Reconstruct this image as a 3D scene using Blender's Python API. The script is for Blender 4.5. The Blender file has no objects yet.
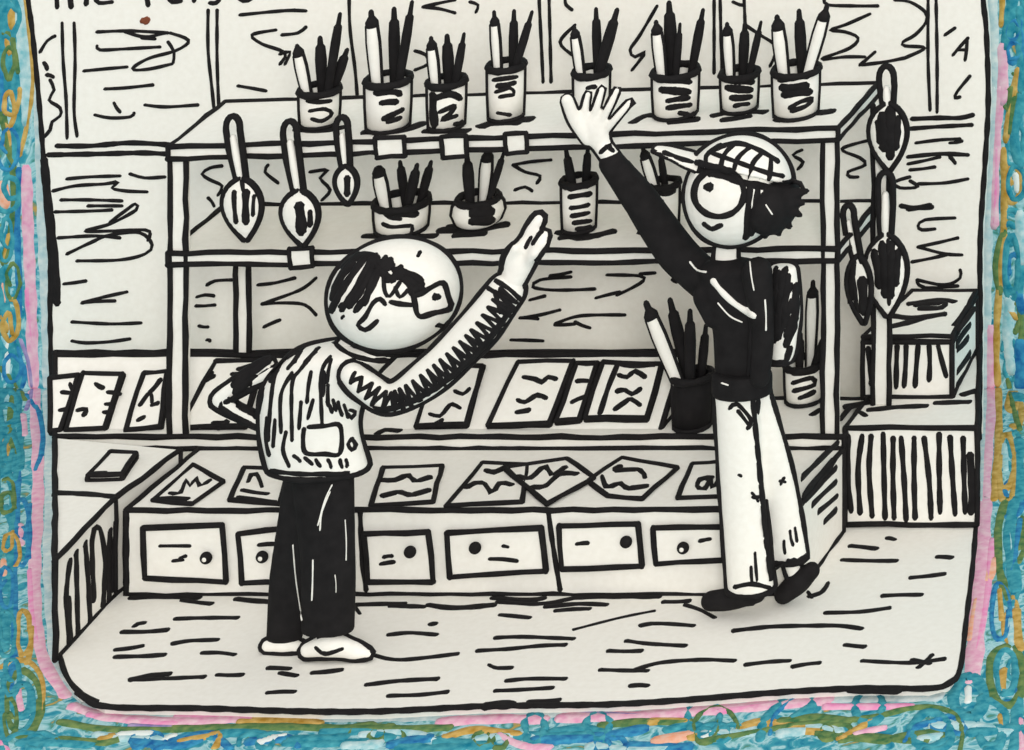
import bpy, bmesh, math, random
import numpy as np
from mathutils import Vector as V
from mathutils.bvhtree import BVHTree
R = random.Random(7)
SC = bpy.context.scene
COL = SC.collection
# ------------------------------------------------------------------ camera model (shift-lens view camera, 1024x750)
D, CX, CZ, S0 = 16.0, 6.6, 7.7, 290.0
F = S0 * D
PX, PY = 512 + S0 * CX, 595 - S0 * CZ
CAM = V((CX, -D, CZ))
def sc(Y): return F / (D + Y)
def P(px, py, Y):
    s = sc(Y); return V((CX + (px - PX) / s, Y, CZ - (py - PY) / s))
def hit(px, py, plane):
    p0, n = plane
    d = P(px, py, 0) - CAM
    return CAM + d * ((p0 - CAM).dot(n) / d.dot(n))
def onz(px, py, z): return hit(px, py, (V((0, 0, z)), V((0, 0, 1))))
def zat(py, Y): return CZ - (py - PY) / sc(Y)
def plane3(a, b, c):
    n = (b - a).cross(c - a).normalized()
    if n.dot(CAM - a) < 0: n = -n
    return (a, n)
cam = bpy.data.cameras.new('camera'); co = bpy.data.objects.new('camera', cam); COL.objects.link(co)
co.location = CAM; co.rotation_euler = (math.pi / 2, 0, 0)
cam.sensor_width = 36; cam.lens = F * 36 / 1024
cam.shift_x = (512 - PX) / 1024; cam.shift_y = -(375 - PY) / 1024
cam.clip_end = 200; SC.camera = co
# ------------------------------------------------------------------ materials
def mat(name, c1, c2=None, scale=30, rough=.9, bump=0.0, detail=6):
    m = bpy.data.materials.new(name); m.use_nodes = True
    nt = m.node_tree; b = nt.nodes['Principled BSDF']
    b.inputs['Roughness'].default_value = rough
    b.inputs['Specular IOR Level'].default_value = .15
    tc = nt.nodes.new('ShaderNodeTexCoord'); nz = nt.nodes.new('ShaderNodeTexNoise')
    nz.inputs['Scale'].default_value = scale; nz.inputs['Detail'].default_value = detail
    nt.links.new(tc.outputs['Object'], nz.inputs['Vector'])
    cr = nt.nodes.new('ShaderNodeValToRGB')
    cr.color_ramp.elements[0].position = .3; cr.color_ramp.elements[1].position = .7
    cr.color_ramp.elements[0].color = (*c1, 1); cr.color_ramp.elements[1].color = (*(c2 or c1), 1)
    nt.links.new(nz.outputs['Fac'], cr.inputs['Fac']); nt.links.new(cr.outputs['Color'], b.inputs['Base Color'])
    if bump:
        bp = nt.nodes.new('ShaderNodeBump'); bp.inputs['Strength'].default_value = bump; bp.inputs['Distance'].default_value = .004
        nt.links.new(nz.outputs['Fac'], bp.inputs['Height']); nt.links.new(bp.outputs['Normal'], b.inputs['Normal'])
    return m
PAPER = mat('cream_paper', (.885, .855, .785), (.93, .905, .84), 45, .95, .12)
INK = mat('black_ink', (.010, .009, .0095), (.016, .0145, .015), 25, .85)
BRED = mat('rust_speck', (.2, .06, .03))
CRAY = {k: mat('crayon_' + k, a, b, 34, .95, 0, 8) for k, a, b in (
    ('teal', (.008, .20, .30), (.09, .42, .48)), ('sea', (.22, .54, .60), (.66, .80, .80)), ('ochre', (.42, .23, .03), (.72, .48, .16)),
    ('pink', (.78, .32, .50), (.88, .62, .68)), ('hot', (.86, .24, .50), (.86, .48, .62)), ('blue', (.012, .12, .35), (.06, .36, .56)),
    ('olive', (.04, .15, .06), (.22, .30, .10)), ('mist', (.40, .58, .62), (.74, .80, .78)), ('grey', (.06, .06, .07), (.16, .16, .18)),
    ('coral', (.90, .36, .20), (.88, .58, .46)), ('white', (.70, .80, .80), (.90, .90, .84)), ('violet', (.20, .16, .42), (.45, .38, .58)))}
def crayon_ground():
    m = bpy.data.materials.new('crayon_wash'); m.use_nodes = True; nt = m.node_tree; b = nt.nodes['Principled BSDF']
    b.inputs['Roughness'].default_value = .95; b.inputs['Specular IOR Level'].default_value = .1
    tc = nt.nodes.new('ShaderNodeTexCoord'); nz = nt.nodes.new('ShaderNodeTexNoise'); nz.inputs['Scale'].default_value = 13; nz.inputs['Detail'].default_value = 4
    nz.inputs['Distortion'].default_value = 1.2
    cr = nt.nodes.new('ShaderNodeValToRGB'); e = cr.color_ramp.elements
    e[0].position = .30; e[0].color = (.012, .20, .33, 1); e[1].position = .72; e[1].color = (.55, .35, .09, 1)
    for p, c in ((.42, (.06, .36, .45)), (.5, (.45, .70, .73)), (.57, (.22, .52, .56)), (.64, (.06, .28, .24))):
        x = e.new(p); x.color = (*c, 1)
    nt.links.new(tc.outputs['Object'], nz.inputs['Vector']); nt.links.new(nz.outputs['Fac'], cr.inputs['Fac']); nt.links.new(cr.outputs['Color'], b.inputs['Base Color'])
    return m
WASH = crayon_ground()
# ------------------------------------------------------------------ stroke parsing
def parse(s, w0):
    out = []
    for st in s.replace('\n', ' ').split(';'):
        tk = st.split()
        if not tk: continue
        w = w0
        if tk[0][0] == 'w': w = float(tk[0][1:]); tk = tk[1:]
        out.append((w, [tuple(float(a) for a in t.split(',')) for t in tk]))
    return out
def smooth(pts, step=4.0):
    n = len(pts)
    if n < 2: return [tuple(map(float, pts[0])), (pts[0][0] + 1.5, pts[0][1])]
    a = [np.array(p, float) for p in pts]
    if n == 2: a = [a[0], (a[0] + a[1]) / 2 + np.array([R.uniform(-.7, .7), R.uniform(-.7, .7)]), a[1]]; n = 3
    out = []
    for i in range(n - 1):
        p0 = a[max(i - 1, 0)]; p1 = a[i]; p2 = a[i + 1]; p3 = a[min(i + 2, n - 1)]
        k = max(2, int(np.linalg.norm(p2 - p1) / step))
        for j in range(k):
            t = j / k
            out.append(.5 * (2 * p1 + (p2 - p0) * t + (2 * p0 - 5 * p1 + 4 * p2 - p3) * t * t + (3 * p1 - p0 - 3 * p2 + p3) * t ** 3))
    out.append(a[-1]); return out
def iv(p, v):
    d = D + p.y; return (v.x - (p.x - CX) / d * v.y, v.z - (p.z - CZ) / d * v.y)
# ------------------------------------------------------------------ mesh accumulator: slot 0 = own surface, slot 1 = ink
class M:
    def __init__(s): s.v = []; s.f = []; s.m = []; s.sm = []
    def add(s, vs, fs, mi=0, sm=False):
        o = len(s.v); s.v += [tuple(x) for x in vs]
        for f in fs: s.f.append([i + o for i in f]); s.m.append(mi); s.sm.append(sm)
        return s
    def prism(s, a, b, mi=0, ink=.0105, im=1, skip=()):
        n = len(a); c = sum(a, V()) / n; d = sum(b, V()) / n
        fs = [list(range(n))[::-1], list(range(n, 2 * n))] + [[i, (i + 1) % n, n + (i + 1) % n, n + i] for i in range(n)]
        nn = sum(((a[i] - c).cross(a[(i + 1) % n] - c) for i in range(n)), V())
        if nn.dot(d - c) < 0: fs = [f[::-1] for f in fs]
        s.add(list(a) + list(b), fs, mi)
        if ink:
            for i in range(n):
                if ('a', i) not in skip: s.line([a[i], a[(i + 1) % n]], ink, im)
                if ('b', i) not in skip: s.line([b[i], b[(i + 1) % n]], ink, im)
                if ('v', i) not in skip: s.line([a[i], b[i]], ink, im)
        return s
    def tube(s, pts, rad, mi=1, k=6, cap=True):
        pts = [V(p) for p in pts]; n = len(pts)
        if not hasattr(rad, '__len__'): rad = [rad] * n
        if cap and n > 1:
            e0 = (pts[0] - pts[1]).normalized(); e1 = (pts[-1] - pts[-2]).normalized()
            pts = [pts[0] + e0 * rad[0] * .8] + pts + [pts[-1] + e1 * rad[-1] * .8]; rad = [rad[0] * .5] + list(rad) + [rad[-1] * .5]; n += 2
        up = None; vs = []; fs = []
        for i in range(n):
            t = (pts[min(i + 1, n - 1)] - pts[max(i - 1, 0)])
            t = t.normalized() if t.length > 1e-9 else V((1, 0, 0))
            if up is None: up = t.orthogonal().normalized()
            else:
                up = up - t * up.dot(t); up = up.normalized() if up.length > 1e-6 else t.orthogonal().normalized()
            sd = t.cross(up)
            for j in range(k):
                a = 2 * math.pi * j / k; vs.append(pts[i] + (up * math.cos(a) + sd * math.sin(a)) * rad[i])
            if i:
                for j in range(k):
                    q = (i - 1) * k; fs.append([q + j, q + (j + 1) % k, q + k + (j + 1) % k, q + k + j])
        fs.append(list(range(k))[::-1]); fs.append(list(range((n - 1) * k, n * k)))
        return s.add(vs, fs, mi, True)
    def line(s, pts, r=.0105, mi=1, wob=.003):                      # a drawn ink edge: slightly wavering rod
        a, b = pts; L = (b - a).length; n = max(2, int(L / .07)); q = []; rr = []
        for i in range(n + 1):
            q.append(a.lerp(b, i / n) + (V((R.uniform(-1, 1), R.uniform(-1, 1), R.uniform(-1, 1))) * wob if 0 < i < n else V()))
            rr.append(r * R.uniform(.85, 1.12))
        return s.tube(q, rr, mi)
    def ribbon(s, pts, nrm, w, mi=1, h=.004, calib=True):           # a pen stroke lying on a surface
        n = len(pts)
        if n < 2: return s
        pts = [pts[0] + (pts[0] - pts[1]).normalized() * w * .35] + list(pts) + [pts[-1] + (pts[-1] - pts[-2]).normalized() * w * .35]
        nrm = [nrm[0]] + list(nrm) + [nrm[-1]]; n += 2
        vs = []; fs = []; ph = R.uniform(0, 6)
        for i in range(n):
            t = (pts[min(i + 1, n - 1)] - pts[max(i - 1, 0)]); t = t.normalized() if t.length > 1e-9 else V((1, 0, 0))
            N = nrm[i]; sd = N.cross(t); sd = sd.normalized() if sd.length > 1e-6 else t.orthogonal()
            g = 1
            if calib:
                a = iv(pts[i], t); b = iv(pts[i], sd); la = math.hypot(*a) or 1
                g = 1 / max(abs(a[0] * b[1] - a[1] * b[0]) / la, .42)
            e = .45 if i in (0, n - 1) else (.94 + .1 * math.sin(i * .9 + ph) + R.uniform(-.05, .05))
            hw = w * .5 * g * e
            vs += [pts[i] - sd * hw - N * .002, pts[i] - sd * hw * .7 + N * h * .7, pts[i] + N * h, pts[i] + sd * hw * .7 + N * h * .7, pts[i] + sd * hw - N * .002]
            if i:
                q = (i - 1) * 5
                for j in range(4): fs.append([q + j, q + 5 + j, q + 6 + j, q + j + 1])
        fs.append([0, 1, 2, 3, 4]); q = 5 * (n - 1); fs.append([q + 4, q + 3, q + 2, q + 1, q])
        return s.add(vs, fs, mi, True)
    def ink(s, txt, plane, w=4.5, mi=1, h=.004):
        for ww, pts in parse(txt, w):
            q = [hit(p[0], p[1], plane) for p in smooth(pts)]
            s.ribbon(q, [plane[1]] * len(q), ww / sc(q[0].y), mi, h)
        return s
    def inkb(s, txt, bvh, Y, w=4.5, mi=1, h=.0035):                 # pen strokes on a curved surface
        for ww, pts in parse(txt, w):
            q = []; N = []
            for p in smooth(pts, 3):
                d = (P(p[0], p[1], 0) - CAM).normalized()
                l, n, i, _ = bvh.ray_cast(CAM, d)
                if l is None:
                    l, n, i, _ = bvh.find_nearest(P(p[0], p[1], Y))
                if n.dot(d) > 0: n = -n
                q.append(l); N.append(n)
            s.ribbon(q, N, ww / sc(Y), mi, h)
        return s
    def ellipsoid(s, c, rx, ry, rz, mi=0, nu=28, nv=16, f=None):
        vs = []; fs = []
        for i in range(nv + 1):
            t = math.pi * i / nv
            for j in range(nu):
                a = 2 * math.pi * j / nu
                p = V((c.x + rx * math.sin(t) * math.cos(a), c.y + ry * math.sin(t) * math.sin(a), c.z + rz * math.cos(t)))
                vs.append(f(p) if f else p)
        for i in range(nv):
            for j in range(nu):
                a, b = i * nu + j, i * nu + (j + 1) % nu
                fs.append([a, a + nu, b + nu, b])
        return s.add(vs, fs, mi, True)
    def limb(s, nodes, k=.9, flat=False, nu=20, mi=0):              # tapering limb; nodes = (px, py, Y, radius in px)
        c = [P(a[0], a[1], a[2]) for a in nodes]; r = [a[3] / sc(a[2]) for a in nodes]
        cc = []; rr = []
        n = len(c)
        for i in range(n - 1):
            m = 6
            for j in range(m):
                t = j / m; p0, p1, p2, p3 = c[max(i - 1, 0)], c[i], c[i + 1], c[min(i + 2, n - 1)]
                cc.append((p1 * 2 + (p2 - p0) * t + (p0 * 2 - p1 * 5 + p2 * 4 - p3) * t * t + (p1 * 3 - p0 - p2 * 3 + p3) * t ** 3) * .5)
                tt = t * t * (3 - 2 * t); rr.append(r[i] * (1 - tt) + r[i + 1] * tt)
        cc.append(c[-1]); rr.append(r[-1])
        if not flat:
            e0 = (cc[0] - cc[1]).normalized(); e1 = (cc[-1] - cc[-2]).normalized()
            r0, r1 = rr[0], rr[-1]
            cc = [cc[0] + e0 * r0 * f for f in (.95, .8, .45)] + cc + [cc[-1] + e1 * r1 * f for f in (.45, .8, .95)]
            rr = [r0 * f for f in (.3, .6, .9)] + rr + [r1 * f for f in (.9, .6, .3)]
        vs = []; fs = []; n = len(cc)
        for i in range(n):
            t = (cc[min(i + 1, n - 1)] - cc[max(i - 1, 0)]).normalized()
            nx = V((1, 0, 0)) if flat else V((t.z, 0, -t.x))
            nx = nx.normalized() if nx.length > 1e-5 else V((1, 0, 0))
            by = V((0, 1, 0)) if flat else t.cross(nx).normalized()
            for j in range(nu):
                a = 2 * math.pi * j / nu; vs.append(cc[i] + nx * rr[i] * math.cos(a) + by * rr[i] * k * math.sin(a))
            if i:
                q = (i - 1) * nu
                for j in range(nu): fs.append([q + j, q + (j + 1) % nu, q + nu + (j + 1) % nu, q + nu + j])
        fs.append(list(range(nu))[::-1]); fs.append(list(range((n - 1) * nu, n * nu)))
        return s.add(vs, fs, mi, True)
    def lathe(s, c, prof, mi=0, nu=28, mis=None):                   # prof = [(r, z)]
        vs = []; n = len(prof)
        for r, z in prof:
            for j in range(nu):
                a = 2 * math.pi * j / nu; vs.append((c.x + r * math.cos(a), c.y + r * math.sin(a), c.z + z))
        for i in range(n - 1):
            fs = []
            for j in range(nu): fs.append([i * nu + j, i * nu + (j + 1) % nu, (i + 1) * nu + (j + 1) % nu, (i + 1) * nu + j])
            o = len(s.v)
            s.f += [[q for q in f] for f in [[x + s._o if False else x for x in f] for f in fs]] if False else []
            s._pend = getattr(s, '_pend', []); s._pend.append((fs, mis[i] if mis else mi))
        o = len(s.v); s.v += vs
        for fs, k in s._pend:
            for f in fs: s.f.append([x + o for x in f]); s.m.append(k); s.sm.append(True)
        s._pend = []
        s.f.append([o + j for j in range(nu)][::-1]); s.m.append(mi); s.sm.append(False)
        return s
    def ring(s, c, r, rad, mi=1, nu=28):
        pts = [V((c.x + r * math.cos(2 * math.pi * j / nu), c.y + r * math.sin(2 * math.pi * j / nu), c.z)) for j in range(nu + 1)]
        return s.tube(pts, [rad * R.uniform(.85, 1.15) for _ in pts], mi, 6, False)
    def build(s, name, mats, parent=None):
        me = bpy.data.meshes.new(name); me.from_pydata(s.v, [], s.f)
        for m in mats: me.materials.append(m)
        me.polygons.foreach_set('material_index', s.m); me.polygons.foreach_set('use_smooth', s.sm); me.update()
        o = bpy.data.objects.new(name, me); COL.objects.link(o)
        if parent is not None:
            o.parent = parent; o.matrix_parent_inverse = parent.matrix_world.inverted() if False else o.matrix_parent_inverse
            loc = V(parent.get('_l', (0, 0, 0)))
            for v in me.vertices: v.co -= loc
        return o
def cage(o): return None
PI2 = [PAPER, INK]
def tag(o, label, cat, group=None):
    o['label'] = label; o['category'] = cat
    if group: o['group'] = group
    return o
def thing(name, loc, label, cat, group=None):
    o = bpy.data.objects.new(name, None); COL.objects.link(o); o.location = loc; o.empty_display_size = .05
    o['_l'] = tuple(loc); return tag(o, label, cat, group)
def struct(o): o['kind'] = 'structure'; return o
def solo(m, name, mats, label, cat, group=None): return tag(m.build(name, mats), label, cat, group)
# ------------------------------------------------------------------ fused organic meshes and their contours
def fuse(m, vox=.009, it=4):
    me = bpy.data.meshes.new('tmp'); me.from_pydata(m.v, [], m.f); me.update()
    o = bpy.data.objects.new('tmp', me); COL.objects.link(o)
    r = o.modifiers.new('r', 'REMESH'); r.mode = 'VOXEL'; r.voxel_size = vox; r.use_smooth_shade = True
    s = o.modifiers.new('s', 'SMOOTH'); s.factor = .5; s.iterations = it
    dg = bpy.context.evaluated_depsgraph_get(); dg.update()
    ev = o.evaluated_get(dg); e = ev.to_mesh()
    out = M(); out.add([V(v.co) for v in e.vertices], [list(p.vertices) for p in e.polygons], 0, True)
    ev.to_mesh_clear(); bpy.data.objects.remove(o); bpy.data.meshes.remove(me)
    return out
def bvh_of(m): return BVHTree.FromPolygons([V(v) for v in m.v], m.f)
def contour(m, r=.011, minlen=.05, mi=1, extra=None, amp=.12):     # ink line along the turning edge of a rounded body
    vs = np.array(m.v, float); N = np.zeros_like(vs); tris = []
    for f in m.f:
        for i in range(1, len(f) - 1): tris.append((f[0], f[i], f[i + 1]))
    T = np.array(tris); fn = np.cross(vs[T[:, 1]] - vs[T[:, 0]], vs[T[:, 2]] - vs[T[:, 0]])
    for i in range(3): np.add.at(N, T[:, i], fn)
    N /= np.linalg.norm(N, axis=1)[:, None] + 1e-12
    g = np.einsum('ij,ij->i', N, np.array(CAM) - vs); g[g == 0] = 1e-9
    bv = BVHTree.FromPolygons([V(v) for v in m.v], m.f)
    pt = {}; adj = {}
    for t in T[(np.sign(g[T]).sum(1) % 3 != 0)]:
        ks = []
        for a, b in ((0, 1), (1, 2), (2, 0)):
            i, j = int(t[a]), int(t[b])
            if g[i] * g[j] < 0:
                k = (min(i, j), max(i, j)); ks.append(k)
                if k not in pt:
                    w = g[k[0]] / (g[k[0]] - g[k[1]]); pt[k] = (V(vs[k[0]] * (1 - w) + vs[k[1]] * w), V(N[k[0]] * (1 - w) + N[k[1]] * w))
        if len(ks) == 2: adj.setdefault(ks[0], []).append(ks[1]); adj.setdefault(ks[1], []).append(ks[0])
    seen = set(); lines = []
    for st in sorted(adj, key=lambda k: len(adj[k])):
        if st in seen: continue
        ch = [st]; seen.add(st)
        while True:
            nx = [k for k in adj[ch[-1]] if k not in seen]
            if not nx: break
            ch.append(nx[0]); seen.add(nx[0])
        if len(ch) > 2 and st in adj[ch[-1]]: ch.append(st)
        lines.append(ch)
    for ch in lines:
        run = []; runs = []
        for k in ch:
            p, n = pt[k]; to = (CAM - p).normalized()
            q = p + n * .007 + to * .012
            vis = bv.ray_cast(q, to)[0] is None and (extra is None or all(b.ray_cast(q, to)[0] is None for b in extra))
            if vis: run.append(p)
            else:
                if len(run) > 2: runs.append(run)
                run = []
        if len(run) > 2: runs.append(run)
        for q in runs:
            L = sum((q[i + 1] - q[i]).length for i in range(len(q) - 1))
            if L < minlen: continue
            for _ in range(3): q = [q[0]] + [(q[i - 1] + q[i] * 2 + q[i + 1]) / 4 for i in range(1, len(q) - 1)] + [q[-1]]
            qq = [q[0]]
            for p in q[1:-1]:
                if (p - qq[-1]).length > .014: qq.append(p)
            qq.append(q[-1]); ph = R.uniform(0, 6)
            rf = r if callable(r) else (lambda p: r)
            if len(qq) > 2: m.tube(qq, [rf(qq[i]) * (1 + amp * math.sin(i * .5 + ph)) for i in range(len(qq))], mi)
    return m
# ================================================================== SETTING
YW = 1.2
WALL = (V((0, YW, 0)), V((0, -1, 0))); FLOOR = (V((0, 0, 0)), V((0, 0, 1)))
wl = [(22, -60), (28, 0), (32, 30), (37, 80), (42, 140), (46, 200), (50, 260), (50, 320), (52, 400), (55, 439)]
wr = [(979, 439), (980, 330), (980, 240), (985, 160), (988, 100), (986, 30), (983, 0), (981, -60)]
wall = M(); a = [P(x, y, YW) for x, y in wl + wr]
wall.prism([p + V((0, .05, 0)) for p in a], a, ink=0)
WL = (V((0, YW - .001, 0)), V((0, -1, 0)))
for o in (wl, wr): wall.ink('w6 ' + ' '.join('%g,%g' % p for p in o), WL)
wall.ink('w10 44,160 49,215 53,262 55,300;w9 50,215 55,262 57,303', WL)
wall.ink('''w6 52,-14 57,-12 62,-14;w6 56,-12 57,7;w6 70,-16 71,7;w6 71,-4 80,-8 86,-4 86,4;w5 95,-4 110,-6 108,-12 98,-11 95,-3 99,3 112,2;
w6 146,-16 148,5;w6 146,-15 160,-16 162,-8 148,-5;w5 168,-4 180,-6 178,-11 170,-10 168,-3 172,2 181,1;w5 192,-10 194,1;w5 194,-6 202,-9;w5 222,-11 212,-9 220,-3 216,3 210,3;w5 244,-10 238,-4 243,1 252,-2 250,-9 244,-10''', WL)
wall.ink('''62,23 63,60 66,100 67,138;74,23 75,60 74,110 77,136;208,10 208,50 212,90 215,120;217,10 217,60 219,115;
97,32 130,31 168,33;125,32 145,37 165,33;142,38 155,39;170,33 185,38 188,43 175,51 150,58 135,66 134,70 150,69 172,64;168,42 174,52 173,63;97,46 100,50 125,49 160,47;84,71 105,69 127,67;105,89 125,88 153,85;145,105 165,107 198,105;95,115 110,118 130,117 134,113;114,103 120,112;
40,52 47,41 55,36;w5 44,63 47,69;w5 47,75 53,77;50,80 54,90 49,100 60,108 60,116 52,122 50,130 44,137;
w6 57,146 90,146 130,143 170,145;w6 48,155 100,154 140,153 165,154;
67,179 90,177 120,176;130,174 145,178 165,177;53,191 75,186 105,184 118,182 112,188 125,191 147,192;61,200 90,200 122,201;88,206 122,206;55,212 95,211 112,210;110,222 125,211 135,204 136,210 110,224 85,231 115,231 145,230 150,234 148,240;58,238 95,236 120,238;67,254 90,243 110,235 140,233 152,245 145,254 120,260 77,261;64,284 86,281;82,303 100,298 127,292;82,303 115,301;72,322 110,324 141,323;72,341 85,343 108,342 130,339;
222,166 210,168 202,174 210,180 222,186 218,195;208,198 214,206;268,165 265,172 278,183;310,172 328,170 320,178 330,190 322,200;513,165 530,162 551,160;513,165 525,172 540,176 537,183;515,190 525,187 532,191;
349,0 350,30 355,70 357,95;w4 539,0 541,40 543,82;w4 549,0 550,40 551,82;423,7 440,3 455,0;423,7 440,9 455,13;470,2 478,5 476,12;565,0 566,5 572,10;575,25 560,42 572,55;657,6 640,35 630,50 635,57 645,52 640,60 632,70;w4 714,0 714,40 714,73;w4 720,0 721,40 722,70;733,2 740,5 744,5;744,0 745,25;745,25 760,35 775,45 775,55 770,66;
280,11 306,11;282,35 298,33 306,27;276,30 252,35 262,44 285,53 280,64;240,15 270,12 295,10;238,86 250,88 266,91;280,54 290,52 285,64;415,70 428,64 426,55 415,51;
824,0 828,5 855,6 878,6;870,14 845,25 830,30 845,32 858,38 850,48 822,59 845,57 865,57;860,65 875,52;862,65 885,62 905,58;895,0 910,2 925,12 926,22 915,35 903,42 905,46 925,48 905,58;
w4 928,0 928,60 930,110;w4 936,0 937,60 937,112;945,35 955,28;953,55 968,38;965,60 967,40;957,50 965,50;970,76 957,92 955,98 960,97;
w5.5 912,119 940,118 960,118 973,115;w5 908,129 935,127 972,125;916,143 940,140 960,139;950,143 962,141;w5 908,157 940,154 968,155;908,164 940,157;w5 950,157 955,163;910,170 935,167;892,183 910,177;892,183 900,188 918,187 910,181;918,184 945,183 968,179;w6 901,206 915,208 932,207;w6 908,209 930,205;
955,218 925,220 918,226 922,230 935,229;918,247 958,238;918,247 945,254 962,255;912,262 950,254;960,270 960,278 945,285 917,280;917,282 925,288 958,286;
802,150 793,155 803,162 798,169;870,140 842,149 860,158 865,165 848,172 850,177 858,177;
207,285 215,281 232,280;197,297 205,295 214,296;196,306 215,305;199,326 208,327;207,340 210,341;258,285 275,283 295,278;316,278 300,290 262,304;262,304 285,303 305,305 316,315;264,327 280,320;
571,272 550,276;571,277 540,280 533,287 550,290 575,290 595,289;607,275 640,276 643,281 630,289 617,295;596,298 620,292;655,273 640,274;530,300 545,296;520,318 540,315 560,310;520,318 538,319;555,324 580,316 625,315;575,322 590,328;555,325 575,324;511,340 543,341;w6 673,280 677,281''', WL, 4)
wall.ink('w8 143,21 147,20;w5 146,23 148,19', WL, mi=2)
struct(wall.build('wall_back', [PAPER, INK, BRED]))
fl = M()
fo = [(55, 439), (55, 600), (58, 640), (65, 672), (80, 692), (105, 706), (200, 708), (300, 711), (380, 711), (480, 706), (545, 705), (610, 704), (680, 700), (780, 692), (860, 688), (930, 688), (950, 682), (960, 668), (966, 620), (973, 560), (977, 500), (978, 439)]
a = [hit(x, y, FLOOR) for x, y in fo]
fl.prism([p - V((0, 0, .03)) for p in a], a, ink=0)
fl.ink('w6 54,560 55,600 58,640 65,672 80,692 105,706 200,708 300,711 380,711 480,706 545,705 610,704 680,700 780,692 860,688 930,688 950,682 960,668 966,620 973,560 977,500 978,440;w10 485,706 500,704 512,705;w9 78,692 95,702;w8 850,689 900,690', FLOOR)
fl.ink('''175,619 238,618;w5 122,632 145,632 168,630;134,627 138,624 145,623;115,650 143,646;w5 115,657 165,655;172,644 190,641 218,640;202,653 220,653 235,655;w6 130,680 150,676 170,674;130,680 160,679 205,677;217,675 243,675;w5 268,668 290,669;w5 280,673 297,676;w5 312,673 342,670;267,693 295,692;373,655 400,660 458,654;388,635 410,633 437,635;w5 430,625 436,624;w5 366,685 400,681 438,679;388,696 420,695 448,692;489,665 496,668 512,668;477,651 510,649 540,646 566,645;495,638 520,637 550,638 574,639;506,681 530,679 566,679;495,691 520,690 553,688;528,702 560,700;w2.5 573,630 620,618 655,611;640,626 650,624 668,624 694,626;626,641 650,644 686,646;608,651 642,651;600,670 648,671;635,670 660,663 700,660 735,661;w5 630,686 648,686;745,665 770,662 790,661;792,667 820,663;w5 733,631 770,627 805,626 840,626 862,629;w5 850,546 877,549;842,560 870,561 897,561;887,538 895,540;w5 937,557 952,558;910,578 945,574;882,596 922,595;825,613 860,612 890,608;w5 845,645 865,647;862,661 910,663 945,659;w5 912,660 930,664;w5 918,668 932,655;w5 809,597 822,592 828,583;808,592 812,598;
w5 130,598 165,597 200,598;w5 182,600 212,604;w6 236,599 270,602;w5 355,605 405,604;w5 390,606 425,607;w6 428,605 455,608 495,605;w5 492,598 530,600 545,598;497,602 540,604 575,598;w5 545,607 580,604 607,605;w5 573,598 600,597 660,597;663,602 690,601;685,605 700,610 715,618;555,611 590,609;500,615 530,618;360,614 350,600;w5 840,535 830,548 820,560''', FLOOR, 4.5)  # last row mostly inks the counter's shadow onto the floor
struct(fl.build('floor', PI2))
# painted surround: ground under and backdrop behind the little stage
YB = 1.7; ZG = -.03
GR = (V((0, 0, ZG)), V((0, 0, 1))); BD = (V((0, YB, 0)), V((0, -1, 0)))
jy = PY + sc(YB) * (CZ - ZG)
gr = M(); gr.add([V((-4, -1.7, ZG)), V((4, -1.7, ZG)), V((4, YB, ZG)), V((-4, YB, ZG))], [[0, 1, 2, 3]])
bd = M(); bd.prism([V((-4, YB, ZG)), V((4, YB, ZG)), V((4, YB, 3.2)), V((-4, YB, 3.2))], [V((-4, YB + .05, ZG)), V((4, YB + .05, ZG)), V((4, YB + .05, 3.2)), V((-4, YB + .05, 3.2))], ink=0)
CN = list(CRAY); CM = [WASH, INK] + [CRAY[k] for k in CN]
cnt = [0]
def cray(pts, col, w):                                               # a crayon stroke on ground or backdrop, whichever it runs over
    q = smooth(pts, 5); seg = []; cnt[0] += 1
    mi = 2 + CN.index(col); h = .0015 + .00003 * cnt[0]
    for lo in (True, False):
        run = []
        for p in q + [None]:
            if p is not None and (p[1] > jy) == lo: run.append(p)
            else:
                if len(run) > 2:
                    pl = GR if lo else BD; w3 = [hit(x[0], x[1], pl) for x in run]
                    (gr if lo else bd).ribbon(w3, [pl[1]] * len(w3), w / sc(w3[0].y), mi, h)
                run = []
def coil(x0, y0, x1, y1, rx, ry, turns, col, w, ph=0, jit=3):
    n = int(turns * 12); pts = []
    for i in range(n + 1):
        t = i / n; a = ph + 2 * math.pi * turns * t
        pts.append((x0 + (x1 - x0) * t + rx * math.cos(a) + R.uniform(-jit, jit) * .4, y0 + (y1 - y0) * t + ry * math.sin(a) + R.uniform(-jit, jit) * .4))
    cray(pts, col, w)
# left strip
cray([(30, -10), (36, 60), (40, 150), (42, 230), (46, 320), (48, 420), (50, 500), (48, 560), (52, 630), (60, 672), (86, 702)], 'mist', 13)
cray([(2, -10), (4, 90)], 'teal', 22); cray([(20, -10), (24, 60), (26, 120)], 'sea', 18); cray([(12, 60), (18, 110), (12, 160)], 'teal', 16)
cray([(2, 65), (4, 110)], 'blue', 14); cray([(11, 10), (12, 26)], 'ochre', 11); cray([(6, 42), (9, 52)], 'ochre', 10)
cray([(24, -8), (30, 40), (33, 80), (28, 120), (20, 155)], 'ochre', 6); cray([(2, 115), (10, 150), (15, 190), (12, 230), (4, 262)], 'olive', 11)
cray([(6, 125), (10, 145)], 'ochre', 7); cray([(3, 185), (5, 205)], 'coral', 13); cray([(10, 235), (4, 260)], 'ochre', 8)
cray([(26, 170), (28, 230), (31, 300), (33, 370), (37, 440), (38, 500), (35, 560), (36, 620), (44, 660), (66, 696)], 'pink', 15)
cray([(28, 290), (32, 340)], 'hot', 8); cray([(34, 380), (36, 410)], 'hot', 9); cray([(30, 570), (33, 610), (38, 640)], 'hot', 9)
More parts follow.
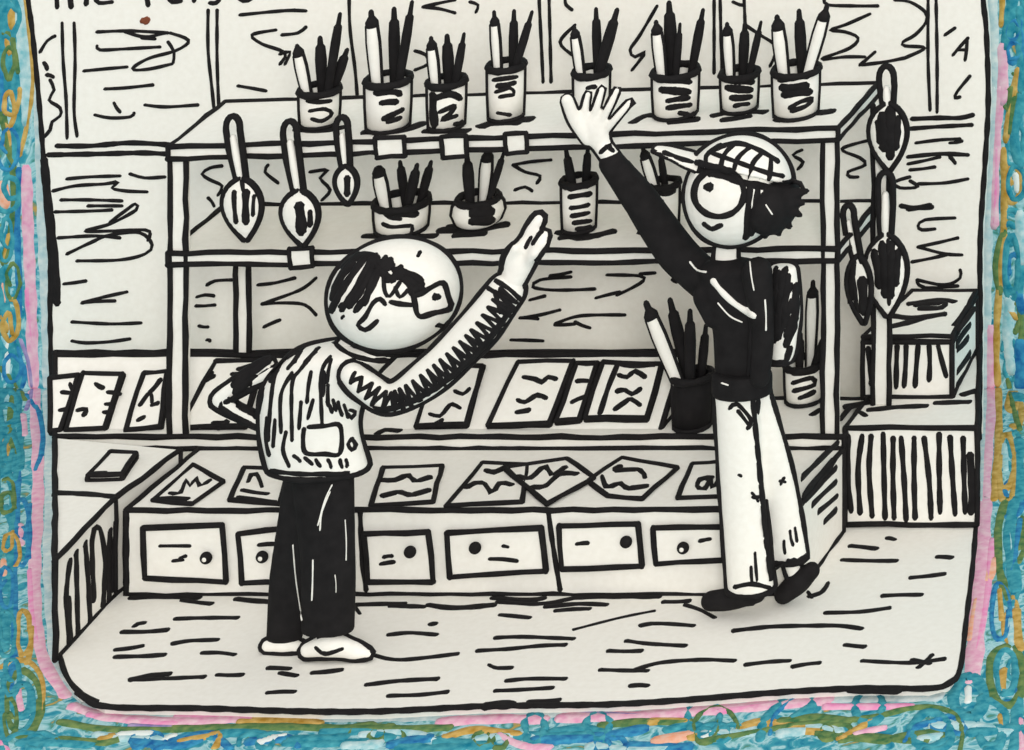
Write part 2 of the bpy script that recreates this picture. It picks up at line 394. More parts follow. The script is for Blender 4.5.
cray([(19, 170), (17, 230), (19, 290), (16, 340)], 'blue', 9); cray([(6, 270), (2, 330)], 'teal', 16); cray([(8, 345), (6, 375)], 'white', 8); cray([(3, 285), (5, 300)], 'coral', 7)
coil(6, 310, 10, 470, 11, 30, 4, 'teal', 11); cray([(2, 318), (6, 330)], 'ochre', 9); cray([(0, 368), (14, 382), (26, 400)], 'olive', 7)
cray([(20, 340), (28, 360), (32, 390), (26, 410)], 'violet', 6); cray([(26, 395), (38, 412), (43, 440), (36, 470)], 'blue', 8); cray([(22, 415), (24, 435)], 'pink', 11)
cray([(14, 390), (10, 430), (18, 455)], 'olive', 9); cray([(5, 440), (8, 455)], 'ochre', 9); cray([(18, 470), (16, 530), (14, 580), (15, 640), (10, 690)], 'blue', 9)
coil(22, 505, 22, 560, 8, 26, 2, 'blue', 6); cray([(20, 525), (21, 545)], 'pink', 10); coil(5, 480, 4, 620, 9, 30, 3.5, 'teal', 10, 2); cray([(3, 560), (4, 575)], 'coral', 8)
cray([(4, 600), (5, 650)], 'teal', 12); coil(24, 628, 24, 640, 7, 24, 1.2, 'ochre', 7); cray([(0, 668), (16, 660), (32, 664), (42, 680), (42, 710)], 'ochre', 7)
coil(22, 700, 24, 705, 17, 32, 1.3, 'olive', 9); coil(22, 692, 24, 712, 10, 20, 1.3, 'teal', 9); cray([(18, 690), (21, 710)], 'pink', 9)
cray([(2, 690), (4, 750)], 'teal', 12); cray([(0, 742), (8, 752)], 'hot', 9)
for k in range(17):
    coil(R.uniform(5, 16), k * 44 + 8, R.uniform(5, 16), k * 44 + 26, R.uniform(6, 10), R.uniform(12, 20), 1.3, ['teal', 'olive', 'ochre', 'blue', 'teal'][k % 5], R.uniform(5, 8), R.uniform(0, 6))
    coil(R.uniform(1009, 1018), k * 44, R.uniform(1009, 1018), k * 44 + 20, R.uniform(6, 9), R.uniform(12, 20), 1.3, ['teal', 'blue', 'olive', 'teal', 'ochre'][k % 5], R.uniform(5, 8), R.uniform(0, 6))
# right strip
cray([(992, -10), (994, 60), (993, 140), (988, 220), (986, 320), (984, 420), (982, 500)], 'mist', 13)
cray([(1003, 48), (1002, 100)], 'pink', 15); cray([(1000, 90), (995, 160), (994, 225)], 'pink', 12); cray([(996, 150), (994, 220)], 'hot', 9); cray([(994, 90), (990, 130)], 'mist', 10)
cray([(990, 330), (990, 400), (986, 460), (984, 500)], 'pink', 15); cray([(984, 500), (980, 580), (976, 640), (972, 680)], 'pink', 20); cray([(992, 540), (986, 600), (976, 650)], 'hot', 9); cray([(994, 560), (988, 580)], 'coral', 12); cray([(976, 600), (970, 640)], 'coral', 8)
cray([(1002, -8), (1001, 25)], 'ochre', 7); cray([(1018, 70), (1010, 110), (1006, 140)], 'ochre', 9); cray([(1004, 150), (1004, 220), (999, 290), (996, 350), (999, 420), (994, 500)], 'ochre', 9)
cray([(1014, -10), (1010, 20), (1006, 45)], 'teal', 14); cray([(1020, 10), (1022, 90)], 'teal', 12); coil(1014, 20, 1016, 60, 8, 14, 2, 'blue', 5); cray([(1012, 90), (1010, 130)], 'olive', 12)
cray([(1022, 95), (1014, 135), (1020, 165)], 'teal', 13); coil(1016, 182, 1016, 184, 9, 16, 1.3, 'teal', 7); cray([(1016, 175), (1017, 190)], 'white', 8); cray([(1020, 215), (1022, 260)], 'sea', 14)
cray([(1004, 232), (996, 262), (1000, 292)], 'olive', 9); coil(1012, 260, 1014, 270, 8, 30, 1.4, 'teal', 10); cray([(1010, 300), (1008, 340), (1012, 370)], 'sea', 14); cray([(1018, 295), (1022, 310)], 'blue', 12); cray([(1010, 312), (1016, 318)], 'ochre', 7)
cray([(1020, 345), (1022, 390)], 'blue', 18); cray([(1008, 380), (1014, 410), (1020, 430)], 'olive', 7); cray([(1014, 395), (1022, 400)], 'teal', 14)
coil(1006, 455, 1008, 475, 9, 30, 1.6, 'ochre', 8); cray([(1004, 445), (1006, 470)], 'sea', 8); cray([(1018, 440), (1020, 500)], 'teal', 14)
cray([(1006, 500), (998, 530), (1000, 570), (1008, 600)], 'olive', 10); cray([(1014, 500), (1010, 540), (1016, 590)], 'teal', 16); cray([(1020, 520), (1012, 570)], 'blue', 8); cray([(1010, 535), (1011, 550)], 'sea', 9)
coil(1000, 610, 1001, 612, 9, 28, 1.2, 'blue', 6); cray([(1000, 590), (1002, 620)], 'ochre', 7); cray([(1016, 610), (1020, 650)], 'ochre', 11); cray([(1010, 620), (1012, 650)], 'sea', 9)
coil(1006, 675, 1007, 677, 17, 30, 1.3, 'olive', 10); coil(1006, 670, 1006, 672, 10, 22, 1.3, 'teal', 8); cray([(1004, 670), (1002, 690)], 'ochre', 10); cray([(1018, 700), (1014, 750)], 'teal', 14); cray([(1020, 720), (1022, 750)], 'pink', 8)
coil(968, 696, 969, 698, 15, 20, 1.4, 'teal', 14); cray([(968, 688), (968, 702)], 'white', 9); coil(990, 722, 991, 726, 14, 24, 1.3, 'teal', 10); cray([(1000, 716), (1004, 730)], 'ochre', 8)
# bottom strip
cray([(86, 704), (120, 714), (200, 715), (320, 717), (430, 716), (560, 712), (700, 707), (820, 699), (940, 696)], 'mist', 12)
for k in range(26):
    x = 20 + k * 38; y = 736 + R.uniform(-6, 10) - max(0, x - 640) * .018
    cray([(x, y), (x + R.uniform(15, 50), y + R.uniform(-7, 5)), (x + R.uniform(50, 80), y + R.uniform(-3, 8))], R.choice(['teal', 'teal', 'teal', 'sea', 'blue', 'olive', 'sea', 'ochre']), R.uniform(8, 13))
    if k % 3 == 0: coil(x, y - 2, x + 30, y, 12, 8, 1.6, R.choice(['teal', 'olive', 'ochre', 'blue']), 6, R.uniform(0, 6))
cray([(72, 706), (110, 717), (180, 722), (240, 718)], 'pink', 11); cray([(90, 714), (150, 722), (175, 724)], 'hot', 9); cray([(176, 717), (230, 718), (250, 720)], 'hot', 6); cray([(130, 726), (170, 728)], 'violet', 5)
cray([(240, 722), (285, 719), (320, 724)], 'ochre', 9); cray([(60, 722), (110, 730), (180, 729), (260, 727), (330, 728), (400, 729), (450, 728)], 'olive', 8); cray([(180, 742), (200, 738), (220, 735), (215, 748)], 'ochre', 8)
cray([(100, 740), (112, 736)], 'ochre', 8); cray([(120, 735), (150, 734)], 'white', 8); cray([(165, 740), (175, 736)], 'white', 6); cray([(260, 742), (275, 738)], 'white', 8); cray([(272, 738), (285, 736)], 'white', 5)
cray([(290, 740), (345, 738)], 'teal', 10); cray([(390, 745), (430, 738)], 'blue', 11); cray([(345, 745), (380, 744)], 'sea', 10); cray([(440, 722), (500, 719), (545, 720)], 'pink', 11); cray([(445, 738), (475, 730), (520, 735)], 'ochre', 8)
cray([(500, 735), (520, 745), (550, 748)], 'pink', 8); cray([(560, 718), (640, 716), (700, 711), (770, 705), (830, 700)], 'pink', 12); cray([(720, 711), (775, 704)], 'hot', 8); cray([(825, 707), (912, 707)], 'hot', 7); cray([(570, 712), (640, 716)], 'violet', 4)
cray([(534, 740), (590, 738), (645, 729)], 'blue', 11); cray([(600, 726), (640, 722), (690, 722)], 'olive', 8); cray([(650, 722), (688, 722)], 'ochre', 8); cray([(655, 742), (690, 735)], 'coral', 12); cray([(690, 738), (695, 736)], 'ochre', 9); cray([(704, 738), (712, 733)], 'white', 8)
coil(534, 728, 535, 730, 10, 16, 1, 'teal', 9); coil(598, 724, 599, 728, 12, 14, 1, 'teal', 9); coil(703, 716, 704, 718, 16, 20, .9, 'teal', 9); coil(700, 722, 722, 730, 18, 20, 1, 'olive', 6)
cray([(760, 740), (764, 722), (785, 700), (805, 690), (812, 705), (795, 718)], 'teal', 12); cray([(770, 735), (775, 715), (800, 695)], 'blue', 5); coil(868, 706, 870, 708, 14, 16, 1, 'teal', 10); cray([(840, 740), (870, 722)], 'ochre', 8); cray([(855, 735), (885, 728)], 'pink', 6)
cray([(700, 742), (740, 735), (800, 725), (870, 718), (915, 708), (950, 712), (962, 730), (960, 750)], 'olive', 6); cray([(780, 722), (820, 718), (850, 722)], 'olive', 9); coil(930, 728, 932, 734, 20, 18, 1.3, 'teal', 10); cray([(905, 742), (915, 728), (935, 722)], 'blue', 7); cray([(920, 740), (940, 736)], 'sea', 9)
struct(gr.build('ground', CM)); struct(bd.build('wall_backdrop', CM))
# ================================================================== COUNTERS
E = .0105
ZC, ZL = .293, .335
XR = P(797, 592, 0).x
lc = [onz(180, 450, ZL), onz(115, 498, ZL), onz(55, 560, ZL), P(55, 438, .46)]
lc[3].z = ZL
side = thing('side_counter', (-1.55, 0, 0), 'white counter end at far left with vertical black slats on its side', 'counter')
m = M(); m.prism([V((p.x, p.y, 0)) for p in lc], lc, skip={('v', 3), ('a', 2), ('a', 3), ('b', 3)})
m.ink('w6 55,493 85,494 117,497', (V((0, 0, ZL)), V((0, 0, 1))))
pl = plane3(lc[1], lc[2], V((lc[1].x, lc[1].y, 0)))
m.ink('w6 116,520 114,560 113,590;w6 110,530 109,560 109,600;w6 103,605 105,560 99,528 92,540 94,600;w6 85,543 88,580 90,620;w6 76,552 77,600 78,640;w6 70,560 66,600 71,652;w8 68,600 70,645;w8 118,595 100,615 66,668;w9 120,590 121,597', pl)
m.build('carcass', PI2, side)
cd = thing('display_counter', (-.2, .2, 0), 'long low white counter with six drawers across the shop', 'counter')
xl = P(126, 592, 0).x; xlb = onz(186, 452, ZC).x
m = M(); b0 = [V((xl, 0, 0)), V((XR, 0, 0)), V((XR, .465, 0)), V((max(xlb, lc[0].x + .02), .465, 0))]
m.prism(b0, [p + V((0, 0, ZC)) for p in b0], skip={('a', 2), ('a', 3), ('v', 3)})
FR = (V((0, -.001, 0)), V((0, -1, 0)))
m.ink('w6 360,512 362,560 366,590;w6 548,510 552,540 560,590;w7 126,510 126,600', FR)
RS = plane3(V((XR, 0, 0)), V((XR, .4, 0)), V((XR, 0, .3)))
m.ink('w6 802,478 820,460 838,443;w6 803,497 818,478 832,462;w6 806,500 836,468;w6 812,505 836,482;w6 818,512 837,496;w6 824,522 836,510', RS)
m.build('carcass', PI2, cd)
DR = [([(143, 528), (222, 525), (226, 582), (145, 578)], (206, 558), 1, 'w4 160,546 190,546;w4 173,561 183,560;w4 180,558 186,556'),
      ([(238, 534), (290, 528), (290, 582), (242, 583)], (262, 557), 1, 'w5 259,545 276,544'),
      ([(364, 534), (428, 532), (433, 582), (368, 582)], (410, 552), 0, 'w5 384,557 392,556;w5 381,564 394,562'),
      ([(447, 533), (541, 528), (546, 571), (450, 577)], (475, 548), 0, 'w5 490,559 517,561;w4 503,546 508,547'),
      ([(559, 526), (638, 524), (642, 566), (562, 569)], (626, 542), 0, 'w5 577,544 588,543'),
      ([(653, 528), (722, 527), (724, 560), (656, 564)], (683, 548), 1, 'w5 700,541 710,539')]
for q, k, openk, tx in DR:
    m = M(); fp = [P(x, y, -.014) for x, y in q]
    m.prism([p + V((0, .0135, 0)) for p in fp], fp, skip={('a', i) for i in range(4)} | {('v', i) for i in range(4)})
    m.ink(tx, (V((0, -.0145, 0)), V((0, -1, 0))))
    dr = m.build('drawer', PI2, cd); dr['_l'] = cd['_l']
    c = P(k[0], k[1], -.028); kn = M()
    kn.ellipsoid(c, .021, .016, .021, 0, 16, 10)
    if openk: kn.ellipsoid(c - V((0, .011, 0)), .009, .008, .009, 1, 10, 8)
    o = kn.build('knob', [INK, PAPER], dr)
# right bench with slatted front
YBF = .5; ZB = zat(428, YBF)
bl, br = P(845, 500, YBF).x, P(977, 500, YBF).x
rb = P(980, 345, 1.19).x
bench = thing('storage_bench', (1.2, .6, 0), 'low white bench at right with vertical black slats along its front', 'bench')
m = M(); b0 = [V((bl, YBF, 0)), V((br, YBF, 0)), V((rb, 1.185, 0)), V((bl, 1.185, 0))]
m.prism([p + V((0, 0, .01)) for p in b0], [p + V((0, 0, ZB)) for p in b0], skip={('a', 1), ('a', 2), ('a', 3), ('v', 2), ('v', 3)})
BF = (V((0, YBF - .001, 0)), V((0, -1, 0))); BT = (V((0, 0, ZB + .0005)), V((0, 0, 1)))
m.ink('848,436 848,480 851,511;862,436 858,470 860,513;871,436 869,470 872,516;883,434 884,480 885,518;893,438 894,518;901,438 904,480 906,520;914,438 914,480 915,518;924,438 929,480 931,518;939,434 940,512;950,437 955,514;963,438 964,480 965,512;w9 970,455 972,490 971,512', BF, 6.5)
m.ink('w6 845,407 870,402 885,400;w5 868,410 900,407 927,406;w5 935,403 970,402;w6 962,395 976,391;w5 840,420 850,407;w5 860,412 866,416', BT)
m.build('carcass', PI2, bench)
# ================================================================== DISPLAY RACK
rk = thing('display_rack', (-.3, .6, ZC), 'long white sloping rack of booklets along the back of the counter', 'rack')
def X55(Y): return P(55, 0, Y).x
m = M(); Y0, Y1, Y2, Y3 = .47, .535, .75, .775
zt = zat(355, Y2)
ledge = [V((X55(Y0), Y0, ZC + .0)), V((XR, Y0, ZC)), V((XR, Y3, ZC)), V((X55(Y3), Y3, ZC))]
m.prism(ledge, [V((p.x, p.y, ZL)) for p in ledge], skip={('a', 1), ('a', 2), ('a', 3), ('v', 3), ('v', 2)})
LG = (V((0, 0, ZL + .0005)), V((0, 0, 1)))
m.ink('w6 812,415 820,410 828,409;w5 377,434 385,430 400,431', LG)
m.build('ledge', PI2, rk)
m = M(); xr = P(661, 429, Y1).x
TP = plane3(V((0, Y1, ZL)), V((1, Y1, ZL)), V((0, Y2, zt)))
A = [V((X55(Y1), Y1, ZL)), V((X55(Y2), Y2, zt)), V((X55(Y3), Y3, zt)), V((X55(Y3), Y3, ZL))]
B = [V((xr, p.y, p.z)) for p in A]
m.prism(A, B, skip={('a', 2), ('a', 3), ('v', 3), ('v', 0)})
m.build('sloping_board', PI2, rk)
legs = None
N = TP[1]
def slab(name, quad, plane, th, txt, label, cat, group, w=5, lift=.0, e=.0095):
    p0 = (plane[0] + plane[1] * (th + lift + .001), plane[1])
    top = [hit(x, y, p0) for x, y in quad]
    m = M(); m.prism([p - plane[1] * th for p in top], top, ink=e, skip={('a', i) for i in range(9)} | {('v', i) for i in range(9)} if th < .008 else ())
    if txt: m.ink(txt, (p0[0] + plane[1] * .0005, plane[1]), w)
    return solo(m, name, PI2, label, cat, group)
G = 'booklets on the sloping rack'
BK = [([(50, 378), (78, 375), (60, 430), (50, 431)], 'w5 62,392 74,393;w5 70,384 73,391;w5 60,410 66,409', 'narrow white booklet at far left end of the sloping rack'),
      ([(83, 373), (122, 374), (104, 428), (66, 430)], 'w6 96,384 103,388;w6 78,410 86,409 84,415;w5 108,392 120,394;w5 106,404 113,404;w5 104,412 112,411', 'white booklet with scattered dashes, second from left end of the sloping rack'),
      ([(144, 373), (167, 371), (160, 426), (126, 430)], 'w6 160,380 150,392;w5 140,405 150,392 152,402;w5 152,405 158,403;w5 138,420 144,417', 'white booklet leaning just left of the front left shelf post'),
      ([(216, 361), (262, 360), (244, 426), (178, 428)], 'w5 212,373 208,380;w5 205,381 214,376;w5 238,369 252,365;w5 232,374 240,374;w5 213,423 228,422;w5 218,428 226,421', 'white booklet half hidden behind the bent elbow of the man'),
      ([(437, 365), (482, 366), (466, 424), (416, 426)], 'w5 455,391 463,394 469,389;w5 430,414 440,416 447,408 452,404 460,408;w5 436,423 442,420', 'white booklet with zigzag writing below the raised forearm of the man'),
      ([(518, 362), (573, 361), (549, 423), (488, 425)], 'w6 524,377 535,379 542,382 548,377 556,379;w6 518,400 525,402 537,395 546,398;w6 517,412 529,410', 'wide white booklet with three wavy lines, centre of the sloping rack'),
      ([(577, 363), (597, 363), (579, 419), (556, 421)], 'w5.5 577,381 589,381;w5.5 572,402 584,397', 'narrow white booklet with two dashes right of the wide booklet'),
      ([(603, 362), (661, 364), (646, 418), (585, 418)], 'w6.5 618,363 608,388 600,413;w6 619,375 627,377 635,371 645,377;w6 617,391 625,390 632,394 640,389;w6 615,409 625,402 631,399 640,405;w6 612,362 635,366 655,364', 'thick booklet with three wavy lines left of the dark brush jar'),
      ]
for q, tx, lb in BK: slab('booklet', q, TP, .016, tx, lb, 'booklet', G)
CT = (V((0, 0, ZC)), V((0, 0, 1)))
PG = 'sheets lying on the drawer counter'
SH = [([(153, 500), (193, 465), (223, 482), (192, 504)], 'w4 170,493 180,493 186,480 190,486 196,478 200,486 210,480;158,499 188,499', 'white scribbled sheet turned cornerwise at left end of the counter top'),
      ([(230, 500), (244, 468), (290, 470), (280, 504)], 'w5 248,482 252,474 258,476 262,487;w4 242,490 268,494;w4 238,497 275,502', 'white sheet with a looped mark just left of the man at the counter'),
      ([(371, 506), (383, 468), (442, 466), (433, 502)], 'w5.5 382,480 395,480 408,475 415,481 430,477;w5.5 382,496 400,492 410,495 429,490', 'white sheet with two wavy lines just right of the man'),
      ([(446, 506), (482, 463), (527, 465), (522, 502)], 'w5.5 466,488 475,483 485,484 492,493 500,483 512,485;w5.5 486,470 495,472 510,464', 'white sheet with wavy lines tucked under the diamond-turned sheet'),
      ([(505, 468), (567, 459), (594, 478), (547, 504)], 'w5.5 518,476 530,478 545,466 552,475 565,467;w5.5 532,487 545,486 560,474 577,474', 'white diamond-turned sheet overlapping its left neighbour at counter centre'),
      ([(588, 481), (622, 458), (677, 468), (642, 499), (608, 496)], 'w5.5 602,476 607,487 620,483 627,488 647,486;w5.5 620,466 615,470 640,470 645,478', 'five-sided white sheet with squiggles, right half of the counter top'),
      ([(678, 498), (692, 464), (722, 462), (730, 496)], 'w5.5 712,478 701,479 697,486 704,489 711,478;w5.5 711,478 713,488 722,474', 'white sheet with one round letter beside the white trouser leg')]
for i, (q, tx, lb) in enumerate(SH): slab('paper_sheet', q, CT, .004, tx, lb, 'paper', PG, lift=.006 if i == 4 else 0)
slab('notebook', [(88, 475), (110, 452), (136, 453), (122, 474)], (V((0, 0, ZL)), V((0, 0, 1))), .02, 'w5 92,474 105,473', 'small white notebook lying alone on the counter end at far left', 'notebook', None)
# ================================================================== SHELVING
YF = .475; YK = .9
def topz(a, b): 
    return lambda X: a[1] + (b[1] - a[1]) * (X - a[0]) / (b[0] - a[0])
xL = P(168, 0, YF).x; xRt = P(838, 0, YF).x
z1 = topz((xL, zat(147, YF)), (xRt, zat(128, YF))); z2 = topz((xL, zat(253, YF)), (xRt, zat(249, YF)))
shv = thing('shelving_unit', (0, .65, ZL), 'open white shelving frame with two shelves of brush jars behind the counter', 'shelf')
SHM = ['296,129 320,131 345,127;w7 364,132 400,131 423,123;w7 425,131 455,131 468,131;w8 480,127 500,121 532,119;w6 485,124 520,123;632,123 645,116 662,115;w7 670,122 698,119;w6 712,116 735,112 766,112;w6 722,120 750,116;w6 776,121 800,114 834,111;w7 812,113 832,111;w6 572,123 600,122',
  '364,236 400,236 436,236;w8 440,230 475,230 507,224;w7 455,235 485,233;w7 558,232 580,238 614,231;w6 560,238 600,236;w6 640,232 670,240;w6 449,226 470,228']
for zf, th in ((z1, .042), (z2, .042)):
    m = M(); t = [V((x, y, zf(x))) for x, y in ((xL, YF), (xRt, YF), (xRt, YK), (xL, YK))]
    m.prism([p - V((0, 0, th)) for p in t], t, skip={('a', 2), ('a', 3), ('v', 3)}, ink=.0105)
    tp = plane3(t[0], t[1], t[2]); tp = (tp[0] + tp[1] * .0005, tp[1])
    m.ink(SHM[zf is z2], tp, 6)  # dark dashes draw the jars' shadows onto the board
    m.build('shelf_board', PI2, shv)
def post(x0, x1, yb0, y0, zb, zf, dep=.03):
    a = P(x0, 0, y0).x; b = P(x1, 0, y0).x; m = M()
    q = [V((a, y0, zb)), V((b, y0, zb)), V((b, y0 + dep, zb)), V((a, y0 + dep, zb))]
    m.prism(q, [V((p.x, p.y, zf)) for p in q], skip={('a', i) for i in range(4)} | {('b', i) for i in range(4)} | {('v', 3), ('v', 2)})
    m.build('post', PI2, shv)
post(170, 186, 0, YF + .005, ZL + .002, z1(xL) - .043)
post(823, 837, 0, YF + .005, ZL + .002, z1(xRt) - .043)
post(873, 889, 0, .685, ZB + .002, z1(xRt) + .0, .03)
post(236, 249, 0, .755, zt + .002, z2(xL) - .043, .02)
TG = [((375, 404), 138, 158), ((441, 466), 137, 158), ((505, 526), 134, 154), ((289, 312), 249, 268)]
for (x0, x1), a, b in TG:
    m = M(); q = [P(x0, a, YF - .014), P(x1, a - 1, YF - .014), P(x1 + 1, b - 2, YF - .014), P(x0 + 2, b, YF - .014)]
    m.prism([p + V((0, .008, 0)) for p in q], q, ink=.009, skip={('a', i) for i in range(4)} | {('v', i) for i in range(4)})
    m.build('price_tag', PI2, shv)
# ================================================================== JARS AND BRUSHES
def brush(base, tip, style, label, group, rad):
    t = thing('paintbrush', base, label, 'paintbrush', group)
    ax = tip - base; L = ax.length; u = ax / L
    h = M(); hk = base + u * (L * .88)
    col = 0 if style == 'open' else 1
    pts = [base + u * (L * .88) * i / 6 for i in range(7)]
    rr = [rad * f for f in (.7, .75, .82, .9, 1, 1.05, .9)]
    h.tube(pts, rr, col, 10)
    if style == 'open':
        sd = V((u.z, 0, -u.x)).normalized()
        for sgn in (-1, 1): h.tube([p + sd * sgn * (r - .001) - V((0, .002, 0)) for p, r in zip(pts, rr)], .0075, 1)
    h.build('handle', PI2, t)
    b = M(); b.tube([hk + u * (L * .12) * f for f in (0, .25, .6, 1)], [rad * .62, rad * .58, rad * .52, rad * .46], 1, 8)
    if style == 'open': b.tube([hk, hk + u * .012], rad * 1.1, 1, 10)
    b.build('bristles', PI2, t)
ORD = ['first', 'second', 'third', 'fourth', 'fifth', 'sixth', 'seventh', 'eighth']
def jar(name, x0, x1, ytop, ybase, zb, label, group, kind, labelink, brushes, short, Yc=None, fill=0, mat0=PAPER):
    cxp = (x0 + x1) / 2
    c = onz(cxp, ybase - 5, zb) if Yc is None else P(cxp, 0, Yc)
    if callable(zb): pass
    c.z = zb + .002; s = sc(c.y); r = (x1 - x0) / 2 / s * .97; h = (ybase - ytop) / s - .018
    t = thing(name, c, label, 'jar', group)
    m = M(); T = .006
    if kind == 'bowl':
        prof = [(r * .62, 0), (r * .85, h * .15), (r, h * .5), (r * .95, h * .8), (r * .8, h), (r * .8 - T, h), (r * .95 - T, h * .8), (r - T, h * .5), (r * .8 - T, h * .12), (.001, h * .1)]
    elif kind == 'bottle':
        prof = [(r, 0), (r, h * .85), (r * .93, h * .97), (r * .93, h), (r * .93 - T, h), (r - T, h * .85), (r - T, .012), (.001, .01)]
    else:
        prof = [(r * .94, 0), (r, h * .5), (r * 1.02, h), (r * 1.02 - T, h), (r - T, h * .5), (r * .94 - T, .012), (.001, .01)]
    m.lathe(c, prof, 0)
    m.ring(V((c.x, c.y, c.z + .006)), prof[0][0], .0085)
    va = math.atan2(CAM.y - c.y, CAM.x - c.x)
    no = next(i for i, p in enumerate(prof) if i and p[0] < prof[i - 1][0] and p[1] == prof[i - 1][1])
    for sg in (-1, 1):
        a = va + sg * math.pi / 2
        m.tube([V((c.x + q * math.cos(a), c.y + q * math.sin(a), c.z + z)) for q, z in prof[:no]], .0095, 1)
    bv = bvh_of(m); sx = (x0 + x1) / 2 - 20; 
    if labelink: m.inkb(labelink, bv, c.y - r, 5)
    m.build('body', [mat0, INK], t)
    rm = M(); rt = prof[no - 1][0]
    rm.ring(V((c.x, c.y, c.z + h)), rt, .013); rm.build('rim', PI2, t)
    n = len(brushes); nb = {'o': 'open', 'b': 'solid'}
    for i, (tx, ty, mx, st, wd) in enumerate(brushes):
        rr = wd / 2 / s * (.86 if st == 'o' else 1)
        dx = max(-rt + rr + .012, min(rt - rr - .012, (mx - cxp) / s))
        mouth = V((c.x + dx, c.y + (.25 if i % 2 else -.25) * r, c.z + h))
        tip = P(tx, ty, mouth.y)
        u = (mouth - tip).normalized()
        base = mouth + u * h * .72
        lim = max(r * .6 - rr, .004); base.x = min(max(base.x, c.x - lim), c.x + lim)
        base.z = c.z + .014 + rr * .3
        base.y = c.y + (.3 if i % 2 else -.3) * r
        # keep the drawn line: aim tip through the mouth point
        lb = '%s paintbrush, %s from left in the %s' % ('pale black-edged' if st == 'o' else 'solid black', ORD[i], short)
        brush(base, tip, nb[st] if st == 'o' else 'solid', lb, 'paintbrushes in jars', rr)
    return t
T1 = 'brush jars on the top shelf'; T2 = 'brush jars on the lower shelf'
def jtop(x0, x1, yt, yb): 
    c = onz((x0 + x1) / 2, yb - 6, 1.4); return z1(c.x)
TOPJ = [(301, 338, 90, 130, 'w7 306,93 318,96 332,92;w6 308,101 320,102 330,101;w5 310,111 325,109 332,114 322,121 312,119', [(297, 46, 305, 'o', 12), (320, 38, 320, 'b', 11), (340, 14, 333, 'b', 9), (347, 50, 336, 'b', 10)], 'leftmost top-shelf jar', 'cylindrical white jar of brushes at left end of the top shelf'),
        (367, 409, 80, 133, 'w8 376,93 395,92 400,94;w8 382,103 396,102;w7 384,119 398,112 402,110;w6 388,122 400,118', [(371, 12, 380, 'o', 14), (394, 9, 392, 'b', 11), (412, 2, 402, 'b', 9)], 'second top-shelf jar', 'tall jar with black label dashes, second from left on top shelf'),
        (429, 464, 82, 132, 'w9 436,98 450,94 460,98;w6 440,112 455,106 448,116 442,120 456,116;w9 433,95 434,125;w6 455,124 462,122', [(431, 38, 438, 'o', 11), (447, 36, 447, 'b', 11), (464, 34, 457, 'b', 8)], 'third top-shelf jar', 'narrow jar with thick black left edge, third on top shelf'),
        (489, 523, 66, 123, 'w6 494,80 516,77;w7 498,86 514,83;w5 496,92 510,88 514,92;w5 500,97 513,95;w5 498,113 510,115', [(494, 12, 500, 'o', 10), (514, 11, 511, 'b', 9), (532, 12, 517, 'b', 8)], 'fourth top-shelf jar', 'jar with close label lines set high on the top shelf, fourth from left'),
        (575, 608, 72, 124, 'w5 586,80 596,78;w6 588,88 595,87', [(574, 26, 583, 'o', 10), (596, 9, 597, 'b', 9), (617, 10, 602, 'b', 11)], 'jar behind the raised hand', 'pale jar of brushes directly behind the raised open hand'),
        (654, 697, 72, 120, 'w7 660,80 690,82;w10 662,90 688,92;w7 668,101 688,98;w7 668,108 690,105;w7 680,113 694,114', [(656, 22, 664, 'o', 12), (669, 3, 670, 'b', 12), (680, 24, 678, 'b', 7), (703, 10, 690, 'b', 9)], 'sixth top-shelf jar', 'dark-banded jar standing above the plaid cap'),
        (722, 757, 74, 115, 'w9 728,80 752,82;w10 728,88 750,90;w8 732,98 750,97;w6 735,106 748,104', [(727, 24, 731, 'o', 11), (745, 24, 741, 'b', 10), (761, 22, 752, 'b', 7)], 'seventh top-shelf jar', 'small dark jar between two wider jars, second from right on top shelf'),
        (774, 818, 70, 120, 'w8 780,80 808,76;w10 782,88 806,86;w9 784,95 810,92;w6 790,108 800,102 812,99 806,106 792,111', [(777, 17, 786, 'o', 14), (799, 11, 800, 'b', 11), (827, 6, 810, 'o', 13)], 'rightmost top-shelf jar', 'wide dark-labelled jar at right end of the top shelf')]
for x0, x1, yt, yb, li, bs, sh, lb in TOPJ:
    jar('brush_jar', x0, x1, yt, yb, jtop(x0, x1, yt, yb), lb, T1, 'jar', li, bs, sh)
def j2(x0, x1, yb):
    c = onz((x0 + x1) / 2, yb - 6, 1.0); return z2(c.x)
MIDJ = [(376, 427, 202, 235, 'jar', 'w6 384,212 390,217 400,219;w9 396,215 416,214;w5 383,224 392,227 412,226 410,233', [(378, 168, 388, 'o', 14), (400, 162, 402, 'b', 9), (417, 165, 411, 'b', 10), (431, 162, 421, 'b', 9)], 'wide jar above the man', 'short wide jar of brushes right above the head of the man'),
        (453, 503, 199, 230, 'bowl', 'w14 474,213 490,212;w10 472,222 492,221;w5 468,208 488,207', [(467, 157, 473, 'b', 11), (488, 152, 481, 'o', 13), (504, 152, 495, 'b', 7)], 'round bowl on the lower shelf', 'round black-shaded bowl of brushes beside the wide jar'),
        (563, 595, 181, 235, 'jar', 'w7 570,189 588,186;w7 570,197 590,194;w6 571,208 588,205;w6 572,216 588,213;w6 574,223 590,221;w6 577,229 590,227', [(566, 150, 574, 'b', 9), (588, 146, 584, 'b', 8)], 'striped lower-shelf jar', 'tall striped jar with two brushes right of the pointing hand'),
        (650, 678, 184, 232, 'jar', 'w11 655,191 672,191;w5 655,203 662,201;w5 660,212 672,222', [(643, 149, 655, 'o', 11), (660, 152, 667, 'b', 7)], 'small jar under the brim', 'small jar half hidden behind the black sleeve and cap brim')]
